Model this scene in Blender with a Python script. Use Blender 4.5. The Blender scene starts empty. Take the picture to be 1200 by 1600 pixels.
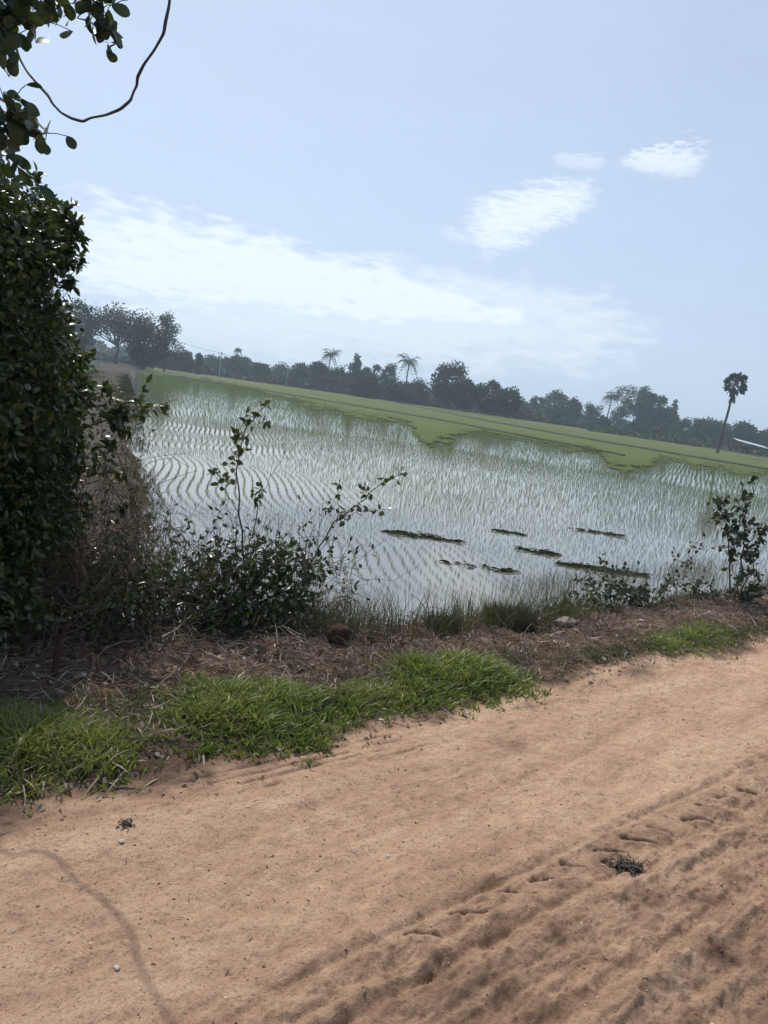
import bpy, math, random
import numpy as np
from mathutils import Vector
random.seed(7); RNG = np.random.default_rng(7)
sc = bpy.context.scene
R = math.radians

# ------------------------------------------------------------------ camera
H = 1.55; PITCH = R(8.8); ROLL = R(8.1); FPX = 1202.0
fwd = np.array([0, math.cos(PITCH), -math.sin(PITCH)]); r0 = np.array([1., 0, 0]); u0 = np.cross(r0, fwd)
cr = math.cos(ROLL) * r0 + math.sin(ROLL) * u0
cu = -math.sin(ROLL) * r0 + math.cos(ROLL) * u0
cam_d = bpy.data.cameras.new('camera'); cam = bpy.data.objects.new('camera', cam_d); sc.collection.objects.link(cam)
from mathutils import Matrix
cam.matrix_world = Matrix(((cr[0], cu[0], -fwd[0], 0), (cr[1], cu[1], -fwd[1], 0), (cr[2], cu[2], -fwd[2], H), (0, 0, 0, 1)))
cam_d.sensor_fit = 'VERTICAL'; cam_d.sensor_height = 36.0; cam_d.lens = 36.0 * FPX / 1600.0
cam_d.clip_start = 0.05; cam_d.clip_end = 6000
sc.camera = cam
sc.render.resolution_x = 768; sc.render.resolution_y = 1024

# ------------------------------------------------------------------ light
SUN_AZ, SUN_EL = R(-26.5), R(58)
S = np.array([math.sin(SUN_AZ) * math.cos(SUN_EL), math.cos(SUN_AZ) * math.cos(SUN_EL), math.sin(SUN_EL)])
sd = bpy.data.lights.new('sun', 'SUN'); so = bpy.data.objects.new('sun', sd); sc.collection.objects.link(so)
sd.energy = 4.2; sd.angle = R(0.53); sd.color = (1.0, 0.95, 0.88)
so.rotation_euler = Vector(-S).to_track_quat('-Z', 'Y').to_euler(); so.location = (0, 0, 30)

w = bpy.data.worlds.new('World'); sc.world = w; w.use_nodes = True
nt = w.node_tree; nt.nodes.clear()
def wn(t, **k):
    n = nt.nodes.new(t)
    for a, b in k.items(): setattr(n, a, b)
    return n
def lk(a, b): nt.links.new(a, b)
def m_(op, a, b=None, c=None):
    n = wn('ShaderNodeMath', operation=op)
    for i, v in enumerate((a, b, c)):
        if v is None: continue
        if isinstance(v, (int, float)): n.inputs[i].default_value = v
        else: lk(v, n.inputs[i])
    return n.outputs[0]
sky = wn('ShaderNodeTexSky', sky_type='NISHITA', sun_disc=False)
sky.sun_elevation = SUN_EL; sky.sun_rotation = SUN_AZ; sky.air_density = 1.0; sky.dust_density = 2.0; sky.ozone_density = 1.5
tc = wn('ShaderNodeTexCoord')
def dotv(v):
    n = wn('ShaderNodeVectorMath', operation='DOT_PRODUCT'); lk(tc.outputs['Generated'], n.inputs[0]); n.inputs[1].default_value = tuple(v); return n.outputs['Value']
def ray(x, y):
    return fwd + (x - 600) / FPX * cr - (y - 800) / FPX * cu
def lerp_clamp(v, a, b):
    n = wn('ShaderNodeMapRange', interpolation_type='SMOOTHSTEP'); lk(v, n.inputs[0]); n.inputs[1].default_value = a; n.inputs[2].default_value = b
    return n.outputs[0]
nz = wn('ShaderNodeTexNoise'); nz.inputs['Scale'].default_value = 7; nz.inputs['Detail'].default_value = 7; nz.inputs['Roughness'].default_value = 0.62
mp = wn('ShaderNodeMapping'); mp.inputs['Scale'].default_value = (1, 1, 3.4); mp.inputs['Rotation'].default_value = (0, R(-14), 0)
lk(tc.outputs['Generated'], mp.inputs[0]); lk(mp.outputs[0], nz.inputs['Vector'])
nz2 = wn('ShaderNodeTexNoise'); nz2.inputs['Scale'].default_value = 26; nz2.inputs['Detail'].default_value = 6; nz2.inputs['Roughness'].default_value = 0.6
lk(mp.outputs[0], nz2.inputs['Vector'])
nz3 = wn('ShaderNodeTexNoise'); nz3.inputs['Scale'].default_value = 70; nz3.inputs['Detail'].default_value = 5; nz3.inputs['Roughness'].default_value = 0.65
lk(mp.outputs[0], nz3.inputs['Vector'])
nf, nf2, nf3 = nz.outputs[0], nz2.outputs[0], nz3.outputs[0]
def cloud(c0, c1, hw, soft, n1, n2, amp):
    """a streak of cloud between two sky directions; hw = half width at both ends (radians)"""
    a = ray(*c0); b = ray(*c1); a /= np.linalg.norm(a); b /= np.linalg.norm(b)
    C = (a + b); C /= np.linalg.norm(C); U = b - a; L = np.linalg.norm(U) / 2; U /= np.linalg.norm(U); V = np.cross(U, C)
    V = V if V[2] > 0 else -V
    dc = m_('MAXIMUM', dotv(C), 0.02)
    u = m_('DIVIDE', m_('DIVIDE', dotv(U), dc), L); v = m_('DIVIDE', dotv(V), dc)
    t = m_('MULTIPLY_ADD', u, 0.5, 0.5)
    wdt = m_('MULTIPLY_ADD', t, hw[1] - hw[0], hw[0]); wdt = m_('MAXIMUM', wdt, 0.004)
    q = m_('DIVIDE', v, wdt)
    q = m_('ADD', q, m_('MULTIPLY', m_('SUBTRACT', n1, 0.5), amp))
    r2 = m_('ADD', m_('POWER', m_('ABSOLUTE', q), 2.0), m_('POWER', m_('ABSOLUTE', u), 4.0))
    r2 = m_('ADD', r2, m_('MULTIPLY', m_('SUBTRACT', n2, 0.5), 3.6))
    front = m_('GREATER_THAN', dotv(C), 0.05)
    return m_('MULTIPLY', lerp_clamp(r2, 1.0 + soft, 1.0 - soft), front)
c1 = cloud((60, 385), (850, 500), (0.064, 0.014), 0.8, nf, nf2, 1.4)
c1b = cloud((150, 470), (1000, 520), (0.06, 0.05), 1.0, nf, nf2, 1.6)
c2 = cloud((740, 358), (922, 302), (0.027, 0.018), 1.4, nf2, nf3, 2.4)
c3 = cloud((975, 252), (1095, 250), (0.007, 0.018), 1.3, nf3, nf3, 3.5)
c4 = cloud((870, 247), (940, 256), (0.007, 0.006), 1.6, nf3, nf3, 3.5)
c5 = cloud((690, 358), (740, 376), (0.007, 0.006), 1.6, nf3, nf3, 3.5)
cov = m_('MAXIMUM', m_('MULTIPLY', c1, 0.82), m_('MULTIPLY', c1b, 0.5))
for c, k in ((c2, .8), (c3, .65), (c4, .4), (c5, .3)): cov = m_('MAXIMUM', cov, m_('MULTIPLY', c, k))
# thin high veil, denser towards the horizon and around the sun
sz = wn('ShaderNodeSeparateXYZ'); lk(tc.outputs['Generated'], sz.inputs[0])
hz = lerp_clamp(sz.outputs[2], 0.55, 0.0)
sunny = lerp_clamp(dotv(S), 0.25, 0.95)
veil = m_('MULTIPLY_ADD', hz, 0.40, 0.30)
veil = m_('MULTIPLY_ADD', sunny, 0.38, veil)
veil = m_('MULTIPLY_ADD', m_('SUBTRACT', nf, 0.5), 0.22, veil)
veil = m_('MINIMUM', m_('MAXIMUM', veil, 0.0), 0.9)
def mixc(f, a, b):
    n = wn('ShaderNodeMix', data_type='RGBA'); lk(f, n.inputs[0])
    for i, v in ((6, a), (7, b)):
        if isinstance(v, tuple): n.inputs[i].default_value = v
        else: lk(v, n.inputs[i])
    return n.outputs[2]
VEIL = (6.3, 7.8, 10.1, 1); CLOUD = (9.8, 10.6, 11.0, 1)
col = mixc(veil, sky.outputs[0], VEIL)
col = mixc(cov, col, CLOUD)
bg = wn('ShaderNodeBackground'); bg.inputs[1].default_value = 0.1; lk(col, bg.inputs[0])
wo = wn('ShaderNodeOutputWorld'); lk(bg.outputs[0], wo.inputs[0])
sc.view_settings.view_transform = 'Standard'; sc.view_settings.look = 'None'
sc.view_settings.exposure = 0.0; sc.view_settings.gamma = 1.0
sc.render.engine = 'CYCLES'
sc.cycles.max_bounces = 6; sc.cycles.transparent_max_bounces = 8; sc.cycles.volume_bounces = 1

# ------------------------------------------------------------------ helpers
def at(x, y, z):
    d = ray(x, y); return np.array([0, 0, H]) + d * ((z - H) / d[2])
def W(x, y, D):
    d = ray(x, y); return np.array([0, 0, H]) + d / math.hypot(d[0], d[1]) * D
RD = np.array([.725, .689, 0.]); RN = np.array([-.689, .725, 0.])    # along the road / across it towards the field
def st(p): return float(p[0] * RD[0] + p[1] * RD[1]), float(p[0] * RN[0] + p[1] * RN[1])

def vnoise(x, y, seed=0):
    xi = np.floor(x).astype(np.int64); yi = np.floor(y).astype(np.int64); fx = x - xi; fy = y - yi
    fx = fx * fx * (3 - 2 * fx); fy = fy * fy * (3 - 2 * fy)
    def h(a, b):
        n = (a * 374761393 + b * 668265263 + seed * 1274126177) & 0xffffffff
        n = ((n ^ (n >> 13)) * 1103515245) & 0xffffffff; n = n ^ (n >> 16)
        return (n & 0xffff) / 65535.0
    return (h(xi, yi) * (1 - fx) * (1 - fy) + h(xi + 1, yi) * fx * (1 - fy) + h(xi, yi + 1) * (1 - fx) * fy + h(xi + 1, yi + 1) * fx * fy) - 0.5
def fbm(x, y, o=4, seed=0, g=0.5):
    x = np.asarray(x, float); y = np.asarray(y, float); s = 0; a = 1
    for i in range(o): s = s + a * vnoise(x + i * 17.3, y - i * 9.1, seed + i); x = x * 2.03; y = y * 2.03; a *= g
    return s
def sst(a, b, x): t = np.clip((x - a) / (b - a), 0, 1); return t * t * (3 - 2 * t)

class G:
    def __init__(s): s.v = []; s.f = []; s.r = []; s.n = 0
    def add(s, V, F, rnd=None):
        V = np.asarray(V, float).reshape(-1, 3); F = np.asarray(F, np.int64)
        s.v.append(V); s.f.append(F + s.n); s.n += len(V)
        s.r.append(np.full(len(F), random.random()) if rnd is None else np.asarray(rnd, float))
    def build(s, name, mat, parent=None, smooth=True):
        V = np.concatenate(s.v); sizes = np.concatenate([np.full(len(f), f.shape[1]) for f in s.f])
        loops = np.concatenate([f.ravel() for f in s.f]); rr = np.concatenate(s.r)
        me = bpy.data.meshes.new(name); me.vertices.add(len(V)); me.loops.add(len(loops)); me.polygons.add(len(sizes))
        me.vertices.foreach_set('co', V.ravel().astype(np.float32))
        me.loops.foreach_set('vertex_index', loops.astype(np.int32))
        st_ = np.concatenate([[0], np.cumsum(sizes)[:-1]])
        me.polygons.foreach_set('loop_start', st_.astype(np.int32))
        me.polygons.foreach_set('use_smooth', np.full(len(sizes), smooth))
        a = me.attributes.new('rnd', 'FLOAT', 'FACE'); a.data.foreach_set('value', rr.astype(np.float32))
        me.update(calc_edges=True); me.validate()
        o = bpy.data.objects.new(name, me); sc.collection.objects.link(o); me.materials.append(mat)
        if parent: o.parent = parent
        return o
def tag(o, label=None, cat=None, group=None, kind=None):
    if label: o['label'] = label
    if cat: o['category'] = cat
    if group: o['group'] = group
    if kind: o['kind'] = kind
    return o
def empty(name, label, cat, group=None, loc=(0, 0, 0)):
    o = bpy.data.objects.new(name, None); sc.collection.objects.link(o); o.empty_display_size = 0.2
    o.location = loc; o['_o'] = 0
    del o['_o']
    return tag(o, label, cat, group)
def place(root, loc):
    """root sits at the thing's base; its meshes are authored in world coordinates"""
    root.location = loc
    for c in root.children: c.location = (-loc[0], -loc[1], -loc[2])
def unit(a): return a / np.maximum(np.linalg.norm(a, axis=-1, keepdims=True), 1e-9)

def tube(g, pts, rad, k=5):
    pts = np.asarray(pts, float); n = len(pts); rad = np.broadcast_to(np.asarray(rad, float), (n,))
    T = unit(np.gradient(pts, axis=0)); ref = np.array([0, 0, 1.]) if abs(T[0][2]) < .9 else np.array([1., 0, 0])
    A = unit(np.cross(T, ref)); B = np.cross(T, A)
    th = np.linspace(0, 2 * math.pi, k, endpoint=False)
    V = pts[:, None] + rad[:, None, None] * (np.cos(th)[None, :, None] * A[:, None] + np.sin(th)[None, :, None] * B[:, None])
    i = np.arange(n - 1)[:, None] * k; j = np.arange(k)[None]; j2 = (j + 1) % k
    g.add(V.reshape(-1, 3), np.stack([i + j, i + j2, i + k + j2, i + k + j], -1).reshape(-1, 4))
def curve_pts(a, b, n, wob, bend=None):
    t = np.linspace(0, 1, n)[:, None]; p = a + (b - a) * t
    L = np.linalg.norm(b - a)
    if bend is not None: p = p + 4 * t * (1 - t) * np.asarray(bend)
    nz_ = RNG.normal(0, wob * L, (n, 3)); nz_[0] = 0; nz_[-1] = 0
    return p + nz_
LEAF_W = np.array([0, .38, .5, 0, -.38, -.5])
def leaves(g, P, D, N, L, Wd, cup=.18, droop=.12, rnd=None, fine=True):
    """P base, D direction, N normal; leaf blades with a folded midrib"""
    P = np.asarray(P); n = len(P); D = unit(D); Sd = unit(np.cross(D, N)); N = np.cross(Sd, D)
    L = np.broadcast_to(L, (n,))[:, None]; Wd = np.broadcast_to(Wd, (n,))[:, None]
    rnd = RNG.random(n) if rnd is None else rnd
    def pt(a, b, c): return P + D * L * a + Sd * Wd * b + N * L * c
    if fine:
        V = np.stack([pt(0, 0, 0), pt(.35, 0, -.02), pt(.72, 0, -droop * .5), pt(1, 0, -droop * 1.3),
                      pt(.32, .46, cup * .5), pt(.70, .40, cup * .4 - droop * .5), pt(.32, -.46, cup * .5), pt(.70, -.40, cup * .4 - droop * .5)], 1)
        b = np.arange(n)[:, None] * 8
        g.add(V.reshape(-1, 3), np.concatenate([b + np.array([[1, 4, 5, 2]]), b + np.array([[1, 2, 7, 6]])]), np.concatenate([rnd, rnd]))
        V2 = V; 
        g.f.append(np.concatenate([b + np.array([[0, 4, 1]]), b + np.array([[0, 1, 6]]), b + np.array([[2, 5, 3]]), b + np.array([[2, 3, 7]])]) + g.n - n * 8); g.r.append(np.tile(rnd, 4))
    else:
        V = np.stack([pt(0, 0, 0), pt(.5, .5, .1), pt(1, 0, -.1), pt(.5, -.5, .1)], 1)
        b = np.arange(n)[:, None] * 4
        g.add(V.reshape(-1, 3), b + np.array([[0, 1, 2, 3]]), rnd)
def round_leaves(g, P, D, N, L, Wd):
    P = np.asarray(P); n = len(P); D = unit(D); Sd = unit(np.cross(D, N)); N = np.cross(Sd, D)
    L = np.broadcast_to(L, (n,))[:, None]; Wd = np.broadcast_to(Wd, (n,))[:, None]; rnd = RNG.random(n)
    us = [0, .12, .3, .5, .7, .86, .96, 1.0]; ws = [0, .2, .38, .48, .5, .38, .2, 0]
    mid = [(u, 0, -.06 * math.sin(u * 3.1) - .12 * u * u) for u in us]; V = []
    for (u, w_) in zip(us, ws):
        for q in (-1, 0, 1): V.append(P + D * L * u + Sd * Wd * w_ * q + N * L * (-.12 * u * u + .07 * abs(q) * w_ * 2))
    V = np.stack(V, 1); b = np.arange(n)[:, None] * 24; F = []
    for i in range(7):
        for q in (0, 1): F.append(b + np.array([[3 * i + q, 3 * i + q + 1, 3 * i + q + 4, 3 * i + q + 3]]))
    g.add(V.reshape(-1, 3), np.concatenate(F), np.tile(rnd, 14))
def blades(g, P, az, Ht, lean, Wd, seg=3, rnd=None):
    """grass blades: tapered ribbons bending over in direction az"""
    P = np.asarray(P); n = len(P); A = np.stack([np.cos(az), np.sin(az), np.zeros(n)], 1)
    fa = RNG.random(n) * 6.283; Sd = np.stack([np.cos(fa), np.sin(fa), np.zeros(n)], 1)
    rows = []
    for i in range(seg + 1):
        t = i / seg; c = P + A * (lean * Ht * t ** 1.8)[:, None] + np.array([0, 0, 1.]) * (Ht * (t - .35 * np.minimum(lean, 1.4) * t ** 2.4))[:, None]
        hw = (Wd * .5 * (1 - t ** 2.2) + Wd * .03)[:, None]
        rows += [c - Sd * hw, c + Sd * hw]
    V = np.stack(rows, 1); k = 2 * (seg + 1); b = np.arange(n)[:, None] * k
    rnd = RNG.random(n) if rnd is None else rnd
    F = np.concatenate([b + np.array([[2 * i, 2 * i + 1, 2 * i + 3, 2 * i + 2]]) for i in range(seg)])
    g.add(V.reshape(-1, 3), F, np.tile(rnd, seg))
def rdir(n, up=0.0):
    v = RNG.normal(size=(n, 3)); v[:, 2] += up; return unit(v)

# ------------------------------------------------------------------ materials
class M:
    def __init__(s, name):
        s.m = bpy.data.materials.new(name); s.m.use_nodes = True; s.t = s.m.node_tree; s.t.nodes.clear()
        s.out = s.n('ShaderNodeOutputMaterial')
    def n(s, t, **k):
        x = s.t.nodes.new(t)
        for a, b in k.items(): setattr(x, a, b)
        return x
    def l(s, a, b): s.t.links.new(a, b)
    def coord(s, scale=(1, 1, 1), rot=(0, 0, 0)):
        c = s.n('ShaderNodeTexCoord'); mp = s.n('ShaderNodeMapping'); mp.inputs['Scale'].default_value = scale; mp.inputs['Rotation'].default_value = rot
        s.l(c.outputs['Object'], mp.inputs[0]); return mp.outputs[0]
    def noise(s, vec, scale, detail=5, rough=.55, dist=0):
        x = s.n('ShaderNodeTexNoise'); x.inputs['Scale'].default_value = scale; x.inputs['Detail'].default_value = detail
        x.inputs['Roughness'].default_value = rough; x.inputs['Distortion'].default_value = dist; s.l(vec, x.inputs['Vector']); return x.outputs[0]
    def ramp(s, f, stops):
        x = s.n('ShaderNodeValToRGB'); e = x.color_ramp.elements
        while len(e) < len(stops): e.new(.5)
        for i, (p, c) in enumerate(stops): e[i].position = p; e[i].color = (*c, 1) if len(c) == 3 else c
        s.l(f, x.inputs[0]); return x.outputs[0]
    def mix(s, f, a, b, mode='MIX'):
        x = s.n('ShaderNodeMix', data_type='RGBA', blend_type=mode)
        for i, v in ((0, f), (6, a), (7, b)):
            if isinstance(v, (int, float)): x.inputs[i].default_value = v
            elif isinstance(v, tuple): x.inputs[i].default_value = (*v, 1)
            else: s.l(v, x.inputs[i])
        return x.outputs[2]
    def math(s, op, a, b=0.0):
        x = s.n('ShaderNodeMath', operation=op)
        for i, v in enumerate((a, b)):
            if isinstance(v, (int, float)): x.inputs[i].default_value = v
            else: s.l(v, x.inputs[i])
        return x.outputs[0]
    def attr(s, name='rnd'):
        a = s.n('ShaderNodeAttribute'); a.attribute_name = name; return a.outputs['Fac']
    def bump(s, h, strength=.3, dist=.01, prev=None):
        b = s.n('ShaderNodeBump'); b.inputs['Strength'].default_value = strength; b.inputs['Distance'].default_value = dist
        s.l(h, b.inputs['Height'])
        if prev is not None: s.l(prev, b.inputs['Normal'])
        return b.outputs[0]
    def pbr(s, col, rough=.8, nrm=None, spec=.5, ior=None, done=True):
        p = s.n('ShaderNodeBsdfPrincipled')
        if isinstance(col, tuple): p.inputs['Base Color'].default_value = (*col, 1)
        else: s.l(col, p.inputs['Base Color'])
        if isinstance(rough, (int, float)): p.inputs['Roughness'].default_value = rough
        else: s.l(rough, p.inputs['Roughness'])
        p.inputs['Specular IOR Level'].default_value = spec
        if ior: p.inputs['IOR'].default_value = ior
        if nrm is not None: s.l(nrm, p.inputs['Normal'])
        if done: s.l(p.outputs[0], s.out.inputs[0])
        return p
def leaf_mat(name, stops, rough=.4, trans=.35, spec=.5, tcol=(.10, .16, .02)):
    m = M(name); a = m.attr(); col = m.ramp(a, stops)
    big = m.noise(m.coord(), 2.5, 3); col = m.mix(.5, col, m.ramp(big, [(.3, tuple(c * .75 for c in stops[0][1])), (.7, stops[-1][1])]))
    p = m.pbr(col, rough, spec=spec, done=False)
    t = m.n('ShaderNodeBsdfTranslucent'); m.l(m.mix(.5, col, tcol), t.inputs[0])
    x = m.n('ShaderNodeMixShader'); x.inputs[0].default_value = trans; m.l(p.outputs[0], x.inputs[1]); m.l(t.outputs[0], x.inputs[2]); m.l(x.outputs[0], m.out.inputs[0])
    return m.m
def simple(name, c1_, c2_, scale=8, rough=.85, bump=.3, dist=.01, stretch=(1, 1, 1), spec=.3):
    m = M(name); v = m.coord(stretch); n1 = m.noise(v, scale, 6, .6); col = m.ramp(n1, [(.3, c1_), (.7, c2_)])
    m.pbr(col, rough, m.bump(n1, bump, dist), spec); return m.m

SH_LEAF = leaf_mat('shrub leaf', [(0, (.010, .022, .008)), (.55, (.022, .042, .012)), (.85, (.045, .075, .018)), (1, (.10, .12, .03))], .30, .22)
BIG_LEAF = leaf_mat('tree leaf', [(0, (.018, .035, .014)), (1, (.035, .06, .02))], .42, .18)
SAP_LEAF = leaf_mat('sapling leaf', [(0, (.025, .036, .020)), (1, (.06, .075, .04))], .5, .15)
BARK = simple('bark', (.05, .035, .025), (.12, .09, .065), 30, .9, .5)
TWIG = simple('dry twig', (.09, .06, .042), (.19, .14, .10), 40, .85, .3)
PALE_TWIG = simple('pale dead wood', (.22, .17, .13), (.38, .31, .25), 40, .85, .3)
VINE = simple('vine bark', (.05, .05, .05), (.10, .095, .09), 60, .8, .4)
GREEN = leaf_mat('green grass', [(0, (.05, .085, .014)), (.6, (.14, .20, .030)), (.9, (.23, .29, .05)), (1, (.35, .30, .12))], .45, .42, tcol=(.28, .38, .05))
LOWG = leaf_mat('short grass', [(0, (.05, .065, .02)), (.6, (.08, .10, .03)), (1, (.20, .16, .08))], .6, .25)
DRYG = leaf_mat('dry stalk', [(0, (.07, .045, .034)), (.55, (.17, .11, .078)), (.88, (.28, .20, .145)), (1, (.55, .47, .38))], .7, .15, .3, (.2, .14, .08))
REED = leaf_mat('bank grass', [(0, (.045, .045, .02)), (.6, (.08, .09, .03)), (1, (.18, .14, .08))], .55, .25)
TUSS = leaf_mat('dark tussock', [(0, (.05, .035, .028)), (1, (.12, .085, .06))], .7, .12)
RICE = leaf_mat('rice', [(0, (.045, .075, .022)), (.6, (.085, .135, .034)), (1, (.15, .19, .06))], .75, .35, .2, tcol=(.20, .30, .05))
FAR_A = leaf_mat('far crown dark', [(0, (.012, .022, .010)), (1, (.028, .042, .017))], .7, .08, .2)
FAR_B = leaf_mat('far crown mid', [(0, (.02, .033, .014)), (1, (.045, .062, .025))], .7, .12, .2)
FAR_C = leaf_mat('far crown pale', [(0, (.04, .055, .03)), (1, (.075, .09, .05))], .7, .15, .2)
FTRUNK = simple('far trunk', (.05, .04, .03), (.12, .10, .085), 3, .9, .1)

# soil of the road, the verge and the bank: one earth, drier and paler where wheels pass
def earth():
    m = M('earth'); v = m.coord(); vs = m.coord((1, 1, 1), (0, 0, R(-43.5)))
    mps = m.n('ShaderNodeMapping'); mps.inputs['Scale'].default_value = (.35, 2.2, 1); m.l(vs, mps.inputs[0]); streak = m.noise(mps.outputs[0], 2.4, 6, .6, .4)
    fine = m.noise(v, 95, 6, .72); mid = m.noise(v, 13, 6, .65, .3); big = m.noise(v, 1.4, 5, .6)
    grain = m.noise(v, 330, 3, .7)
    road = m.ramp(m.math('ADD', m.math('MULTIPLY', streak, .55), m.math('MULTIPLY', mid, .45)), [(.30, (.31, .19, .125)), (.48, (.475, .307, .205)), (.62, (.575, .395, .27)), (.8, (.64, .455, .32))])
    loose = m.ramp(mid, [(.28, (.19, .115, .075)), (.5, (.36, .23, .15)), (.75, (.51, .35, .235))])
    soil = m.ramp(mid, [(.3, (.07, .045, .033)), (.55, (.15, .098, .07)), (.8, (.24, .165, .12))])
    col = m.mix(m.attr('loose'), road, loose); col = m.mix(m.attr('verge'), col, soil)
    spk = m.ramp(fine, [(.33, (.5, .46, .43)), (.46, (1, 1, 1)), (.72, (1.15, 1.14, 1.12))]); col = m.mix(1.0, col, spk, 'MULTIPLY')
    g2 = m.ramp(grain, [(.3, (.82, .8, .78)), (.55, (1, 1, 1)), (.75, (1.14, 1.13, 1.12))]); col = m.mix(1.0, col, g2, 'MULTIPLY')
    b2 = m.ramp(big, [(.3, (.86, .84, .82)), (.6, (1, 1, 1))]); col = m.mix(1.0, col, b2, 'MULTIPLY')
    dk = m.attr('damp'); col = m.mix(dk, col, (.10, .052, .036))
    b = m.bump(mid, .8, .03); b = m.bump(fine, .9, .010, b); b = m.bump(grain, .8, .003, b)
    m.pbr(col, .93, b, .15); return m.m
EARTH = earth()

def water():
    m = M('paddy water'); v = m.coord()
    n1 = m.noise(v, .35, 4, .6); n2 = m.noise(v, 9, 3, .5)
    col = m.ramp(n1, [(.3, (.13, .125, .105)), (.7, (.20, .19, .16))])
    m.pbr(col, .06, m.bump(n2, .10, .01), .5, 2.1); return m.m
WATER = water()
def field_mat(name, a, b, c, sc_=1.0):
    m = M(name); v = m.coord(); n1 = m.noise(v, .05 * sc_, 6, .65); n2 = m.noise(v, 1.6, 5, .7); 
    col = m.ramp(n1, [(.3, a), (.5, b), (.7, c)]); col = m.mix(.35, col, m.ramp(n2, [(.3, a), (.7, c)]))
    m.pbr(col, .9, m.bump(n2, .8, .15), .1); return m.m
FIELD = field_mat('green rice carpet', (.062, .086, .024), (.082, .106, .029), (.105, .125, .036))
FARLAND = field_mat('far land', (.05, .07, .025), (.07, .09, .03), (.09, .10, .04))
FDIKE = simple('grassy bund', (.022, .03, .012), (.055, .065, .028), 1.5, .95, .4, .05)
DIKE = simple('dike soil and grass', (.026, .019, .012), (.068, .05, .032), 2.2, .95, .6, .05)
MUD = simple('mud', (.06, .05, .035), (.10, .08, .055), 2, .8, .3)

# ------------------------------------------------------------------ ground sheets
def grid_obj(name, xs, ys, zf, mat, kind='structure', attrs=None, xyz=None, mask=None):
    X, Y = np.meshgrid(xs, ys, indexing='ij')
    if xyz: V = xyz(X, Y)
    else: V = np.stack([X, Y, zf(X, Y)], -1)
    n, k = X.shape; i = np.arange(n - 1)[:, None] * k; j = np.arange(k - 1)[None]
    F = np.stack([i + j, i + k + j, i + k + j + 1, i + j + 1], -1).reshape(-1, 4)
    if mask is not None:
        c = (V[:-1, :-1] + V[1:, 1:]) / 2; F = F[mask(c[..., 0], c[..., 1]).ravel()]
    g = G(); g.add(V.reshape(-1, 3), F); o = g.build(name, mat)
    if attrs:
        for nm, fn in attrs.items():
            a = o.data.attributes.new(nm, 'FLOAT', 'POINT'); a.data.foreach_set('value', fn(X, Y).ravel().astype(np.float32))
    return tag(o, kind=kind)

# heights in road coordinates (s along the road, t across)
LUGS = [(1.98, 1.3, 2.07, 1.22), (2.14, 1.28, 2.23, 1.21), (2.33, 1.28, 2.41, 1.19), (2.51, 1.27, 2.59, 1.19), (2.69, 1.25, 2.77, 1.17), (2.86, 1.23, 2.92, 1.14), (3.04, 1.18, 3.12, 1.11), (3.21, 1.20, 3.28, 1.11), (3.38, 1.19, 3.46, 1.12), (3.56, 1.17, 3.63, 1.10), (3.74, 1.16, 3.81, 1.09), (3.92, 1.15, 4.0, 1.07), (1.78, 1.31, 1.87, 1.24), (1.6, 1.32, 1.69, 1.25)]
def edge_t(s): return 2.42 - .035 * np.clip(s, -3, 6) + .08 * fbm(s * 1.7, s * 0, 3, 5) 
def crest_t(s): return np.interp(s, [-20, 1.2, 2.0, 3.5, 5, 8.4, 30, 60], [4.3, 4.05, 3.85, 3.45, 3.15, 3.0, 2.9, 2.9])
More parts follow.
